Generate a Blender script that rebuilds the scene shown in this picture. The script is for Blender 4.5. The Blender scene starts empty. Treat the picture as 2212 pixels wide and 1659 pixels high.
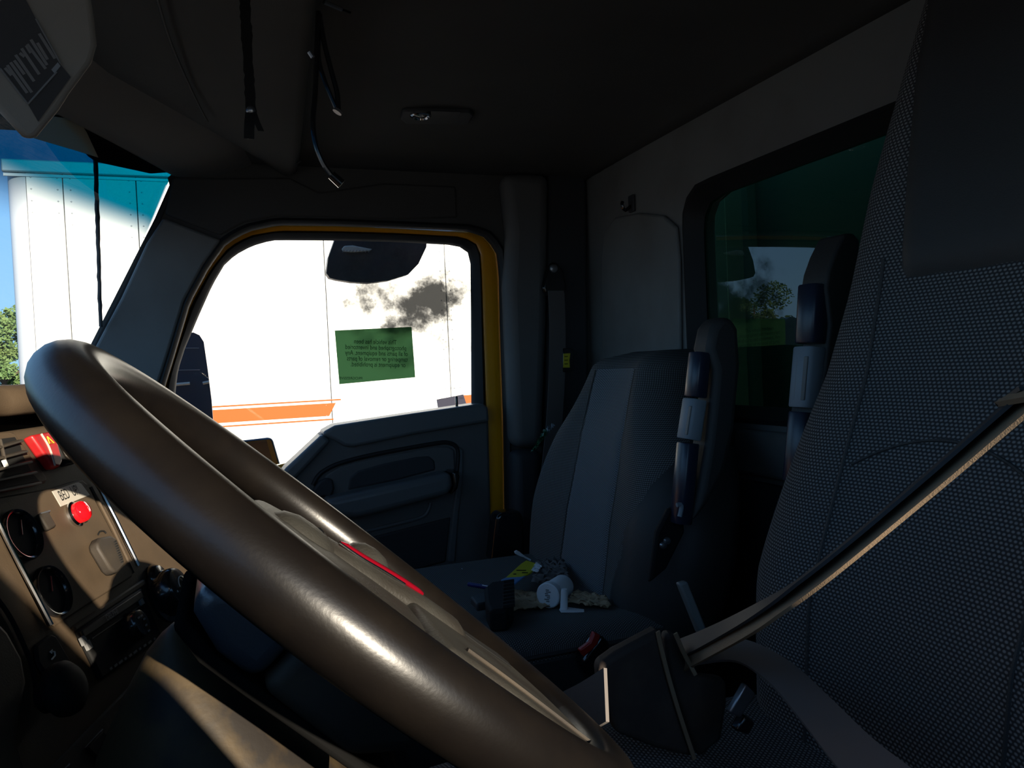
import bpy, bmesh, math, random
from mathutils import Vector as V, Matrix
import numpy as np
random.seed(7)
SC = bpy.context.scene
COL = SC.collection

# ---------------------------------------------------------------- camera
FPX, CX, CY = 1660.0, 1106.0, 829.5
yaw, pit, rol = math.radians(20.6), math.radians(1.45), math.radians(2.6)
F_ = V((math.sin(yaw)*math.cos(pit), math.cos(yaw)*math.cos(pit), -math.sin(pit)))
R0 = V((math.cos(yaw), -math.sin(yaw), 0)); U0 = R0.cross(F_)
R_ = math.cos(rol)*R0 - math.sin(rol)*U0
U_ = math.sin(rol)*R0 + math.cos(rol)*U0
CAM = V((0, 0, 1.0))
cd = bpy.data.cameras.new('camera'); cam = bpy.data.objects.new('camera', cd); COL.objects.link(cam)
cd.sensor_width = 36; cd.lens = FPX/2212*36; cd.clip_start = 0.01; cd.clip_end = 500
m = Matrix((R_, U_, -F_)).transposed().to_4x4(); m.translation = CAM; cam.matrix_world = m
SC.camera = cam

# ---------------------------------------------------------------- sky, sun, exposure
SUN = V((0.29, -1.0, 0.288)).normalized()          # towards the sun
w = bpy.data.worlds.new('sky'); SC.world = w; w.use_nodes = True
nt = w.node_tree; bg = nt.nodes['Background']
tcw = nt.nodes.new('ShaderNodeTexCoord'); sxw = nt.nodes.new('ShaderNodeSeparateXYZ'); rmp = nt.nodes.new('ShaderNodeValToRGB')
nt.links.new(tcw.outputs['Generated'], sxw.inputs[0]); nt.links.new(sxw.outputs[2], rmp.inputs[0]); nt.links.new(rmp.outputs[0], bg.inputs[0])
el = rmp.color_ramp.elements; el[0].position = 0.0; el[0].color = (.30, .55, .80, 1); el[1].position = 1.0; el[1].color = (.10, .24, .58, 1)
e_ = el.new(.22); e_.color = (.20, .44, .78, 1)
bg.inputs[1].default_value = 0.72
sl = bpy.data.lights.new('sun', 'SUN'); so = bpy.data.objects.new('sun', sl); COL.objects.link(so)
sl.energy = 5.5; sl.angle = math.radians(0.6); sl.color = (1.0, 0.88, 0.70)
so.rotation_euler = SUN.to_track_quat('Z', 'Y').to_euler(); so.location = (5, -14, 6)
SC.view_settings.view_transform = 'Standard'; SC.view_settings.look = 'None'
SC.view_settings.exposure = 1.0; SC.view_settings.gamma = 1.0; SC.view_settings.use_curve_mapping = False

# ---------------------------------------------------------------- photo pixel -> point on a real plane
def ray(x, y): return F_ + R_*((x-CX)/FPX) - U_*((y-CY)/FPX)
def onY(x, y, Y): d = ray(x, y); return CAM + d*(Y/d.y)
def onX(x, y, X): d = ray(x, y); return CAM + d*(X/d.x)
def onZ(x, y, Z): d = ray(x, y); return CAM + d*((Z-1.0)/d.z)
def onP(x, y, P, n): d = ray(x, y); return CAM + d*((P-CAM).dot(n)/d.dot(n))

# ---------------------------------------------------------------- materials
MATS = {}
def mat(name, col, rough=.6, metal=0., spec=.5, bump=None, var=None, coat=0., emit=None):
    m = bpy.data.materials.new(name); m.use_nodes = True; MATS[name] = m
    t = m.node_tree; b = t.nodes['Principled BSDF']
    b.inputs['Base Color'].default_value = (*col, 1); b.inputs['Roughness'].default_value = rough
    b.inputs['Metallic'].default_value = metal; b.inputs['Specular IOR Level'].default_value = spec
    b.inputs['Coat Weight'].default_value = coat
    tc = t.nodes.new('ShaderNodeTexCoord')
    if var:
        sc, c2, lo, hi = var
        n = t.nodes.new('ShaderNodeTexNoise'); n.inputs['Scale'].default_value = sc; n.inputs['Detail'].default_value = 6
        t.links.new(tc.outputs['Object'], n.inputs['Vector'])
        mr = t.nodes.new('ShaderNodeMapRange'); mr.inputs[1].default_value = lo; mr.inputs[2].default_value = hi
        t.links.new(n.outputs['Fac'], mr.inputs[0])
        mx = t.nodes.new('ShaderNodeMix'); mx.data_type = 'RGBA'
        mx.inputs[6].default_value = (*col, 1); mx.inputs[7].default_value = (*c2, 1)
        t.links.new(mr.outputs[0], mx.inputs[0]); t.links.new(mx.outputs[2], b.inputs['Base Color'])
    if bump:
        sc, st, di = bump
        n = t.nodes.new('ShaderNodeTexNoise'); n.inputs['Scale'].default_value = sc; n.inputs['Detail'].default_value = 3
        t.links.new(tc.outputs['Object'], n.inputs['Vector'])
        bp = t.nodes.new('ShaderNodeBump'); bp.inputs['Strength'].default_value = st; bp.inputs['Distance'].default_value = di
        t.links.new(n.outputs['Fac'], bp.inputs['Height']); t.links.new(bp.outputs[0], b.inputs['Normal'])
    return m

def fabric(name, c1, c2, su, sv, stagger=True, thr=.35, bumpd=.0008, rough=.9):
    """woven cloth in metres of UV: raised thread dots of c2 on ground c1"""
    m = bpy.data.materials.new(name); m.use_nodes = True; MATS[name] = m
    t = m.node_tree; b = t.nodes['Principled BSDF']; b.inputs['Roughness'].default_value = rough
    b.inputs['Specular IOR Level'].default_value = .25
    uv = t.nodes.new('ShaderNodeUVMap'); sp = t.nodes.new('ShaderNodeSeparateXYZ'); t.links.new(uv.outputs[0], sp.inputs[0])
    def M(op, a, bb=None):
        n = t.nodes.new('ShaderNodeMath'); n.operation = op
        for i, v in enumerate((a, bb)):
            if v is None: continue
            if isinstance(v, (int, float)): n.inputs[i].default_value = v
            else: t.links.new(v, n.inputs[i])
        return n.outputs[0]
    v = M('MULTIPLY', sp.outputs[1], sv); row = M('FLOOR', v)
    u = M('MULTIPLY', sp.outputs[0], su)
    if stagger: u = M('ADD', u, M('MULTIPLY', M('MODULO', row, 2.0), .5))
    fu = M('SUBTRACT', M('FRACT', u), .5); fv = M('SUBTRACT', M('FRACT', v), .5)
    d = M('SQRT', M('ADD', M('MULTIPLY', fu, fu), M('MULTIPLY', fv, fv)))
    mr = t.nodes.new('ShaderNodeMapRange'); mr.interpolation_type = 'SMOOTHSTEP'
    mr.inputs[1].default_value = thr; mr.inputs[2].default_value = thr*.35; t.links.new(d, mr.inputs[0])
    mx = t.nodes.new('ShaderNodeMix'); mx.data_type = 'RGBA'
    mx.inputs[6].default_value = (*c1, 1); mx.inputs[7].default_value = (*c2, 1)
    t.links.new(mr.outputs[0], mx.inputs[0]); t.links.new(mx.outputs[2], b.inputs['Base Color'])
    bp = t.nodes.new('ShaderNodeBump'); bp.inputs['Strength'].default_value = .7; bp.inputs['Distance'].default_value = bumpd
    t.links.new(mr.outputs[0], bp.inputs['Height']); t.links.new(bp.outputs[0], b.inputs['Normal'])
    return m

def glass(name, tint, ior=1.5, rough=0.0, band=None, dirt=None):
    """thin pane: clear straight-through light plus Fresnel mirror"""
    m = bpy.data.materials.new(name); m.use_nodes = True; MATS[name] = m
    t = m.node_tree
    for n in list(t.nodes): t.nodes.remove(n)
    out = t.nodes.new('ShaderNodeOutputMaterial'); tr = t.nodes.new('ShaderNodeBsdfTransparent'); tr.inputs[0].default_value = (*tint, 1)
    gl = t.nodes.new('ShaderNodeBsdfGlossy'); gl.inputs['Roughness'].default_value = rough
    fr = t.nodes.new('ShaderNodeFresnel'); fr.inputs[0].default_value = ior
    if band:
        uv = t.nodes.new('ShaderNodeUVMap'); sp = t.nodes.new('ShaderNodeSeparateXYZ'); t.links.new(uv.outputs[0], sp.inputs[0])
        mr = t.nodes.new('ShaderNodeMapRange'); mr.interpolation_type = 'SMOOTHSTEP'
        mr.inputs[1].default_value = band[0]; mr.inputs[2].default_value = band[1]; t.links.new(sp.outputs[1], mr.inputs[0])
        mx = t.nodes.new('ShaderNodeMix'); mx.data_type = 'RGBA'; mx.inputs[6].default_value = (*tint, 1); mx.inputs[7].default_value = (*band[2], 1)
        t.links.new(mr.outputs[0], mx.inputs[0]); t.links.new(mx.outputs[2], tr.inputs[0])
    mix = t.nodes.new('ShaderNodeMixShader')
    geo = t.nodes.new('ShaderNodeNewGeometry'); im = t.nodes.new('ShaderNodeMix'); im.data_type = 'FLOAT'
    im.inputs[2].default_value = ior; im.inputs[3].default_value = 1/ior      # same mirror from both sides of the pane
    t.links.new(geo.outputs['Backfacing'], im.inputs[0]); t.links.new(im.outputs[0], fr.inputs[0])
    t.links.new(fr.outputs[0], mix.inputs[0]); t.links.new(tr.outputs[0], mix.inputs[1]); t.links.new(gl.outputs[0], mix.inputs[2])
    last = mix.outputs[0]
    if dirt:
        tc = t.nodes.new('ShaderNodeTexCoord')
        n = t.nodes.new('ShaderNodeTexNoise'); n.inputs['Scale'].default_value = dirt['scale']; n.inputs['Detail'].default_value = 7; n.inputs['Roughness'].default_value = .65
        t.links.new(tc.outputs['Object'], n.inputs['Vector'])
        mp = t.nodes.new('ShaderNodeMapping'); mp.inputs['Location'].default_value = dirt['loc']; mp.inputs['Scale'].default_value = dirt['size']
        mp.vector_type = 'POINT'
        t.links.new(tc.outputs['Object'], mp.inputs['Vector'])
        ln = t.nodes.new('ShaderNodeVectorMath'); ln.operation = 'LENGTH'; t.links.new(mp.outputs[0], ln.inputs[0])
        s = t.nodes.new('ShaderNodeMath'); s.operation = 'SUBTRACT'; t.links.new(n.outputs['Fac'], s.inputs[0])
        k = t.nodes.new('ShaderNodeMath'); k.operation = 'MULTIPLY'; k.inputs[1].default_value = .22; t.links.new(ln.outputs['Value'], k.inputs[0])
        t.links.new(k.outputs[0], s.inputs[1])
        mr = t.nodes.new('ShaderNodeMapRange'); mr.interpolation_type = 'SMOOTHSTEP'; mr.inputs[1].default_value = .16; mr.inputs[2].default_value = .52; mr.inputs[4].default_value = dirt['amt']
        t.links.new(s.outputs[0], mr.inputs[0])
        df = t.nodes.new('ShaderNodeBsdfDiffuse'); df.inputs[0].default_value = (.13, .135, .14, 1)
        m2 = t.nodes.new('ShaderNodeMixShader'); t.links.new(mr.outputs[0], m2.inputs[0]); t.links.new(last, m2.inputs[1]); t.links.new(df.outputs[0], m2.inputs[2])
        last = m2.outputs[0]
    t.links.new(last, out.inputs[0])
    return m

# ---------------------------------------------------------------- mesh helpers
ORG = {}
class MB:
    def __init__(s): s.v = []; s.f = []; s.uv = []
    def add(s, vs, fs, uv=None):
        o = len(s.v); s.v += [V(p) for p in vs]; s.f += [tuple(i+o for i in f) for f in fs]
        s.uv += list(uv) if uv else [(0, 0)]*len(vs)
        return s
    def prism(s, pts, vec):
        n = len(pts); vec = V(vec); a = [V(p) for p in pts]; b = [p+vec for p in a]
        return s.add(a+b, [tuple(range(n))[::-1], tuple(range(n, 2*n))] + [(i, (i+1) % n, n+(i+1) % n, n+i) for i in range(n)])
    def box(s, c, ex, ey, ez):
        c, ex, ey, ez = V(c), V(ex), V(ey), V(ez)
        vs = [c+ex*a+ey*b+ez*d for d in (-1, 1) for b in (-1, 1) for a in (-1, 1)]
        return s.add(vs, [(0, 2, 3, 1), (4, 5, 7, 6), (0, 1, 5, 4), (2, 6, 7, 3), (0, 4, 6, 2), (1, 3, 7, 5)])
    def rings(s, rs, cap=True, closed=True, uv=None):
        n = len(rs[0]); vs = [p for r in rs for p in r]; fs = []
        e = n if closed else n-1
        for i in range(len(rs)-1):
            for j in range(e):
                k = (j+1) % n; fs.append((i*n+j, i*n+k, (i+1)*n+k, (i+1)*n+j))
        if cap and closed: fs += [tuple(range(n))[::-1], tuple(range((len(rs)-1)*n, len(rs)*n))]
        return s.add(vs, fs, uv)
    def tube(s, path, r, n=10, cap=True, asp=1., up=None, expo=1.):
        path = [V(p) for p in path]; rs = []
        rr = r if isinstance(r, (list, tuple)) else [r]*len(path)
        t0 = (path[1]-path[0]).normalized(); u = V(up) if up else V((0, 0, 1))
        if abs(u.dot(t0)) > .98: u = V((1, 0, 0))
        for i, p in enumerate(path):
            a = path[max(i-1, 0)]; b = path[min(i+1, len(path)-1)]; t = (b-a).normalized()
            x = t.cross(u).normalized(); y = x.cross(t).normalized(); u = y if not up else u
            ring = []
            for k in range(n):
                q = 2*math.pi*k/n; c, d = math.cos(q), math.sin(q)
                c = math.copysign(abs(c)**expo, c); d = math.copysign(abs(d)**expo, d)
                ring.append(p + x*(c*rr[i]*asp) + y*(d*rr[i]))
            rs.append(ring)
        return s.rings(rs, cap)
    def lathe(s, o, ax, prof, n=24, cap=True):
        o = V(o); ax = V(ax).normalized(); x = ax.orthogonal().normalized(); y = ax.cross(x)
        return s.rings([[o+ax*h+(x*math.cos(2*math.pi*k/n)+y*math.sin(2*math.pi*k/n))*r for k in range(n)] for r, h in prof], cap)
    def grid(s, fn, nu, nv, uvf=None):
        vs = []; uv = []
        for j in range(nv+1):
            for i in range(nu+1):
                vs.append(fn(i/nu, j/nv)); uv.append(uvf(i/nu, j/nv) if uvf else (i/nu, j/nv))
        fs = [(j*(nu+1)+i, j*(nu+1)+i+1, (j+1)*(nu+1)+i+1, (j+1)*(nu+1)+i) for j in range(nv) for i in range(nu)]
        return s.add(vs, fs, uv)
    def ribbon(s, path, wid, th=.0012):
        """flat strap: path points with a width vector each (half width)"""
        rs = []
        for i, p in enumerate(path):
            p = V(p); wv = V(wid[i] if isinstance(wid, list) else wid)
            a = V(path[max(i-1, 0)]); b = V(path[min(i+1, len(path)-1)])
            n = (b-a).cross(wv).normalized()*th
            rs.append([p-wv-n, p+wv-n, p+wv+n, p-wv+n])
        return s.rings(rs)
    def build(s, name, m, parent=None, smooth=40, bevel=0, seg=2, sub=0, label=None, cat=None, group=None, kind=None, org=None, solid=0, fixn=True):
        if parent is not None: o0 = ORG[parent.name]
        elif org is not None: o0 = V(org)
        else:
            lo = [min(p[i] for p in s.v) for i in range(3)]; hi = [max(p[i] for p in s.v) for i in range(3)]
            o0 = V(((lo[0]+hi[0])/2, (lo[1]+hi[1])/2, lo[2]))
        me = bpy.data.meshes.new(name); me.from_pydata([tuple(p-o0) for p in s.v], [], s.f)
        ul = me.uv_layers.new(name='UVMap')
        for lp in me.loops: ul.data[lp.index].uv = s.uv[lp.vertex_index]
        if fixn:
            bm = bmesh.new(); bm.from_mesh(me); bmesh.ops.recalc_face_normals(bm, faces=bm.faces); bm.to_mesh(me); bm.free()
        me.materials.append(MATS[m] if isinstance(m, str) else m)
        if smooth:
            for p in me.polygons: p.use_smooth = True
            me.set_sharp_from_angle(angle=math.radians(smooth))
        o = bpy.data.objects.new(name, me); COL.objects.link(o)
        if parent is not None: o.parent = parent
        else: o.location = o0
        ORG[o.name] = o0
        if solid: md = o.modifiers.new('thickness', 'SOLIDIFY'); md.thickness = solid; md.offset = 0
        if bevel:
            md = o.modifiers.new('bevel', 'BEVEL'); md.width = bevel; md.segments = seg; md.limit_method = 'ANGLE'; md.angle_limit = math.radians(35); md.harden_normals = False
        if sub: md = o.modifiers.new('sub', 'SUBSURF'); md.levels = sub; md.render_levels = sub
        tag(o, label, cat, group, kind)
        return o
def tag(o, label=None, cat=None, group=None, kind=None):
    if label: o['label'] = label
    if cat: o['category'] = cat
    if group: o['group'] = group
    if kind: o['kind'] = kind
    return o
def thing(name, loc, label=None, cat=None, group=None, kind=None):
    o = bpy.data.objects.new(name, None); COL.objects.link(o); o.location = V(loc); o.empty_display_size = .05
    ORG[o.name] = V(loc); return tag(o, label, cat, group, kind)
def copy_tree(o, parent=None):
    c = o.copy(); COL.objects.link(c); ORG[c.name] = ORG[o.name]
    if parent is not None: c.parent = parent
    for ch in list(o.children): copy_tree(ch, c)
    return c
def lerp(tab, z):
    if z <= tab[0][0]: return tab[0][1]
    for (a, b), (c, d) in zip(tab, tab[1:]):
        if z <= c: return b+(d-b)*(z-a)/(c-a)
    return tab[-1][1]
def smooth_tab(tab, z, h=.03): return (lerp(tab, z-h)+lerp(tab, z-h/2)+lerp(tab, z)+lerp(tab, z+h/2)+lerp(tab, z+h))/5
def polar(pts, c, n, a0=0):
    """resample a closed 2-D loop by angle about c"""
    out = []
    for k in range(n):
        a = a0+2*math.pi*k/n; dx, dy = math.cos(a), math.sin(a); best = None
        for i in range(len(pts)):
            x1, y1 = pts[i][0]-c[0], pts[i][1]-c[1]; x2, y2 = pts[(i+1) % len(pts)][0]-c[0], pts[(i+1) % len(pts)][1]-c[1]
            den = dx*(y2-y1)-dy*(x2-x1)
            if abs(den) < 1e-12: continue
            t = (x1*(y2-y1)-y1*(x2-x1))/den; u = (x1*dy-y1*dx)/den
            if t > 0 and -1e-9 <= u <= 1+1e-9 and (best is None or t > best): best = t
        out.append((c[0]+dx*best, c[1]+dy*best))
    return out
def chaikin(pts, it=2, closed=True):
    for _ in range(it):
        o = []; n = len(pts)
        for i in range(n if closed else n-1):
            p, q = V(pts[i]), V(pts[(i+1) % n]); o += [p*.75+q*.25, p*.25+q*.75]
        pts = o if closed else [V(pts[0])]+o[1:-1]+[V(pts[-1])]
    return pts
def path_smooth(pts, n=24):
    """Catmull-Rom through 3-D points"""
    P = [V(p) for p in pts]; P = [P[0]*2-P[1]]+P+[P[-1]*2-P[-2]]; out = []
    segs = len(P)-3
    for i in range(segs):
        a, b, c, d = P[i:i+4]; k = max(2, n//segs)
        for j in range(k + (1 if i == segs-1 else 0)):
            t = j/k; out.append(.5*((2*b)+(c-a)*t+(2*a-5*b+4*c-d)*t*t+(3*b-a-3*c+d)*t**3))
    return out
def text(name, body, o, ex, ey, size, m, parent, align='LEFT', ext=.0002, wscale=1.):
    """flat lettering: o baseline point, ex reading direction, ey letter-up direction"""
    cu = bpy.data.curves.new('t', 'FONT'); cu.body = body; cu.size = 1; cu.align_x = align
    t = bpy.data.objects.new('t', cu); me = bpy.data.meshes.new_from_object(t); bpy.data.objects.remove(t)
    ex, ey = V(ex).normalized(), V(ey).normalized(); b = MB()
    b.add([V(o)+ex*(v.co.x*size*wscale)+ey*(v.co.y*size) for v in me.vertices], [tuple(p.vertices) for p in me.polygons])
    return b.build(name, m, parent, smooth=0, fixn=False)

# ---------------------------------------------------------------- material library
mat('headliner', (.082, .079, .075), .95, bump=(900, .3, .0006), var=(5, (.072, .069, .065), .35, .65))
mat('slate_plastic', (.185, .185, .178), .55, bump=(1400, .25, .0004), var=(7, (.145, .138, .128), .45, .75))
mat('header_grey', (.18, .17, .16), .9, bump=(900, .3, .0006))
mat('pod_grey', (.27, .25, .22), .7, bump=(900, .3, .0005))
mat('dark_plastic', (.045, .047, .051), .55, spec=.35, bump=(1400, .25, .0004))
mat('door_plastic', (.125, .122, .118), .55, bump=(1300, .3, .0005), var=(9, (.15, .145, .14), .55, .8))
mat('ledge_plastic', (.145, .15, .152), .38, bump=(1300, .3, .0004), var=(14, (.18, .18, .18), .6, .8))
mat('black_rubber', (.012, .012, .013), .6)
mat('gloss_black', (.010, .010, .011), .18, coat=.4)
mat('yellow_paint', (.90, .37, .008), .28, coat=.5)
mat('carpet', (.012, .012, .012), .98)
mat('dusty_dash', (.074, .051, .031), .65, spec=.25, bump=(700, .35, .0006), var=(18, (.054, .038, .024), .4, .7))
mat('dusty_dark', (.034, .028, .023), .6, spec=.3, bump=(900, .3, .0005), var=(20, (.055, .043, .030), .45, .75))
mat('chrome', (.75, .75, .76), .12, metal=1.)
mat('red_switch', (.36, .012, .014), .38, var=(60, (.32, .03, .025), .5, .8))
mat('red_lens', (.80, .006, .012), .08, coat=.8)
mat('white_print', (.72, .72, .68), .6)
mat('grey_print', (.20, .20, .20), .7)
mat('label_white', (.42, .39, .34), .55)
mat('ink', (.011, .011, .011), .75, spec=.2)
mat('rim_leather', (.0048, .0038, .0034), .33, spec=.42, bump=(420, .12, .0005), var=(26, (.0075, .0058, .0046), .4, .7))
mat('hub_vinyl', (.030, .029, .025), .5, spec=.4, bump=(380, .5, .0010), var=(22, (.020, .017, .014), .4, .7))
mat('red_gloss', (.16, .002, .008), .12, coat=1.)
mat('column_plastic', (.040, .045, .055), .30, spec=.8, bump=(700, .3, .0005))
mat('column_boot', (.055, .038, .019), .55, spec=.25, bump=(160, .25, .0010), var=(24, (.020, .017, .015), .42, .62))
mat('seat_vinyl', (.036, .034, .032), .62, bump=(600, .5, .0007))
fabric('seat_dots', (.040, .038, .038), (.24, .23, .22), 190, 260, True, .46)
fabric('seat_centre', (.085, .092, .100), (.27, .285, .30), 150, 420, True, .5, .0006)
fabric('seat_bolster', (.050, .048, .047), (.25, .245, .235), 240, 300, True, .46, .0006)
fabric('strap_weave', (.10, .075, .052), (.20, .15, .10), 40, 600, False, .5, .0004)
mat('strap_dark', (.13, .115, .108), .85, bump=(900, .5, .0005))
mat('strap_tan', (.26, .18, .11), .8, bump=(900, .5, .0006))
mat('sleeve_leather', (.052, .040, .034), .7, spec=.25, bump=(500, .4, .0007), var=(30, (.072, .055, .044), .45, .7))
mat('navy_gloss', (.018, .024, .045), .28, bump=(900, .15, .0003))
mat('knob_grey', (.24, .27, .30), .5)
mat('buckle_red', (.45, .020, .012), .4)
mat('steel', (.35, .35, .36), .35, metal=.9)
def translucent(name, col, k):
    m = bpy.data.materials.new(name); m.use_nodes = True; MATS[name] = m; t = m.node_tree
    for n in list(t.nodes): t.nodes.remove(n)
    o = t.nodes.new('ShaderNodeOutputMaterial'); d = t.nodes.new('ShaderNodeBsdfDiffuse'); r = t.nodes.new('ShaderNodeBsdfTranslucent'); x = t.nodes.new('ShaderNodeMixShader')
    d.inputs[0].default_value = (*col, 1); r.inputs[0].default_value = (*col, 1); x.inputs[0].default_value = k
    t.links.new(d.outputs[0], x.inputs[1]); t.links.new(r.outputs[0], x.inputs[2]); t.links.new(x.outputs[0], o.inputs[0])
translucent('sticker_green', (.12, .30, .10), .6)
mat('sticker_ink', (.008, .040, .014), .8, spec=.1)
mat('mirror_shell', (.030, .034, .038), .45, var=(40, (.075, .075, .07), .55, .85), bump=(60, .3, .002))
mat('trailer_white', (.80, .79, .76), .45, var=(1.2, (.72, .70, .66), .5, .9))
mat('trailer_metal', (.62, .63, .64), .4, metal=.3)
mat('trailer_orange', (.42, .085, .014), .6, spec=.2)
mat('decal_navy', (.018, .018, .035), .6, spec=.2)
mat('tape_red', (.55, .02, .03), .5)
mat('underbody', (.05, .055, .06), .8)
mat('tyre', (.018, .018, .018), .85)
mat('leaf', (.10, .18, .06), .7, var=(.6, (.14, .20, .06), .4, .7))
mat('leaf_dark', (.065, .13, .05), .7, var=(.6, (.09, .15, .05), .4, .7))
mat('bark', (.07, .05, .035), .9)
mat('gravel', (.30, .265, .22), .95, var=(3, (.23, .205, .17), .4, .7), bump=(30, .6, .03))
mat('paper_white', (.80, .81, .82), .7)
mat('bottle_white', (.80, .82, .84), .45)
mat('napkin', (.50, .36, .22), .9, var=(50, (.40, .28, .17), .4, .7))
mat('packet_yellow', (.62, .55, .02), .4)
mat('packet_blue', (.10, .26, .55), .4)
mat('pen_blue', (.020, .025, .16), .3)
mat('bag_green', (.02, .12, .05), .3, var=(45, (.35, .40, .45), .5, .6))
mat('tag_yellow', (.65, .55, .03), .5)
mat('matte_black', (.007, .007, .007), 1.0, spec=.0)
mat('lens', (.55, .55, .52), .2, coat=.5)
mat('visor_grey', (.42, .43, .38), .6)
mat('sealant', (.09, .11, .13), .7, bump=(90, .6, .003))
mat('body_black', (.12, .16, .12), .8)
glass('clear_glass', (.97, .985, .97), 1.35, dirt=dict(scale=9, loc=(0, 0, 0), size=(1, 1, 1), amt=0.0))
glass('windshield_glass', (.95, .97, .96), 1.33, band=(.62, .80, (.0, .075, .13)))
glass('rear_glass', (.08, .24, .15), 1.75)

# ================================================================ THE CAB SHELL
YW = 1.84; XR = .92; YD = -.07          # passenger wall, rear wall, driver wall
MB().box((.19, .885, -.02), (.79, 0, 0), (0, .985, 0), (0, 0, .02)).build('floor', 'carpet', kind='structure')
# ceiling with rolled-down edges
def ceil(u, v):
    x = .06+.88*u; y = -.10+1.98*v
    return V((x, y, 1.478+.045*(1-abs((y-.89)/.99)**5)*(1-max(0, (x-.5)/.44)**5)))
b = MB().grid(ceil, 20, 30)
ceil_o = b.build('ceiling', 'headliner', kind='structure', solid=.012)
# front firewall below the windshield
MB().box((-.62, .885, .47), (.02, 0, 0), (0, .985, 0), (0, 0, .50)).build('wall_front', 'dark_plastic', kind='structure')

# rear wall with window opening
def rrect(y0, y1, z0, z1, r, n=6):
    o = []
    for cx_, cz_, a0 in ((y1-r, z1-r, 0), (y0+r, z1-r, 90), (y0+r, z0+r, 180), (y1-r, z0+r, 270)):
        for k in range(n+1):
            a = math.radians(a0+90*k/n); o.append((cx_+r*math.cos(a), cz_+r*math.sin(a)))
    return o
HOLE = rrect(.47, 1.375, .878, 1.342, .065)
C0 = (.92, 1.11)
hl = polar(HOLE, C0, 96); ol = polar([(1.88, 1.52), (-.10, 1.52), (-.10, -.02), (1.88, -.02)], C0, 96)
hi = polar(rrect(.49, 1.36, .893, 1.328, .055), C0, 96)
b = MB().rings([[V((XR, y, z)) for y, z in ol], [V((XR, y, z)) for y, z in hl], [V((XR+.03, y, z)) for y, z in hi], [V((XR+.06, y, z)) for y, z in hi]], cap=False)
b.build('wall_rear', 'slate_plastic', kind='structure', smooth=35)
w2 = thing('window_2', (XR+.03, .92, .878), kind='structure')
b = MB().rings([[V((XR-.004, y, z)) for y, z in polar(rrect(.462, 1.383, .870, 1.350, .07), C0, 96)],
                [V((XR-.008, y, z)) for y, z in polar(rrect(.472, 1.373, .880, 1.340, .065), C0, 96)],
                [V((XR+.028, y, z)) for y, z in polar(rrect(.492, 1.353, .900, 1.320, .055), C0, 96)],
                [V((XR+.05, y, z)) for y, z in polar(rrect(.475, 1.37, .883, 1.337, .06), C0, 96)]], cap=False)
b.build('window_seal', 'black_rubber', w2)
b = MB(); b.add([V((XR+.032, y, z)) for y, z in hi], [tuple(range(96))]); b.build('pane', 'rear_glass', w2, smooth=0)
# recessed-look panel beside the rear window, coat hook, lower ledge panel
pts = [onX(x, y, XR) for x, y in [(1308, 1150), (1305, 560), (1312, 500), (1335, 470), (1385, 460), (1440, 466), (1468, 490), (1474, 560), (1482, 1150)]]
MB().prism(pts, (-.010, 0, 0)).build('trim_1', 'slate_plastic', bevel=.006, seg=3, kind='structure')
pts = [onX(x, y, XR) for x, y in [(1600, 925), (2100, 950), (2100, 1200), (1590, 1018)]]
b = MB().prism([V((XR, y, z)) for y, z in [(1.215, .86), (.45, .86), (.45, .775), (1.24, .775)]], (-.018, 0, 0))
b.build('trim_2', 'slate_plastic', bevel=.008, seg=3, kind='structure')
b = MB().prism([V((XR, y, z)) for y, z in [(1.26, .765), (.45, .765), (.45, .30), (1.30, .30)]], (-.03, 0, 0))
b.build('trim_3', 'dark_plastic', bevel=.008, seg=3, kind='structure')
hk = thing('coat_hook', onX(1368, 450, XR), 'small black coat hook high on the panel beside the rear window', 'hook')
p = onX(1368, 440, XR)
MB().box(p+V((-.004, 0, 0)), (.004, 0, 0), (0, .012, 0), (0, 0, .020)).build('base', 'dark_plastic', hk, bevel=.003)
MB().tube(path_smooth([p+V((-.004, 0, -.004)), p+V((-.022, 0, -.016)), p+V((-.030, 0, -.004)), p+V((-.028, 0, .004))], 9), .004, 8).build('hook', 'gloss_black', hk)

# passenger wall around the door opening
OPEN_PX = [(345, 830), (365, 765), (400, 648), (442, 570), (481, 516), (530, 489), (595, 475), (725, 477), (856, 482), (1018, 489), (1061, 505), (1083, 538), (1089, 586), (1091, 700), (1098, 900), (1102, 1150), (1104, 1420), (380, 1420), (300, 1050), (325, 900)]
OP = [(p.x, p.z) for p in (onY(x, y, YW) for x, y in OPEN_PX)]
CD = (.30, .95)
NW = 120
hl = polar(OP, CD, NW)
ol = polar([(.94, 1.50), (-.075, 1.50), (-.075, 1.44), (-.30, 1.0), (-.64, .95), (-.64, -.02), (.94, -.02)], CD, NW)
b = MB().rings([[V((x, YW, z)) for x, z in ol], [V((x, YW-.004, z)) for x, z in hl], [V((x, YW+.04, z)) for x, z in hl]], cap=False)
b.build('wall_right', 'headliner', kind='structure', smooth=30)
# rubber door seal bulb round the opening
def offs(loop, c, k): return [(c[0]+(x-c[0])*k, c[1]+(z-c[1])*k) for x, z in loop]
b = MB(); rs = []
for k, dy in ((1.012, -.002), (1.006, -.012), (.992, -.016), (.978, -.010), (.972, .004), (.980, .02)):
    rs.append([V((x, YW+dy, z)) for x, z in offs(hl, CD, k)])
b.rings(rs, cap=False); b.build('trim_4', 'black_rubber', kind='structure')
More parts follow.
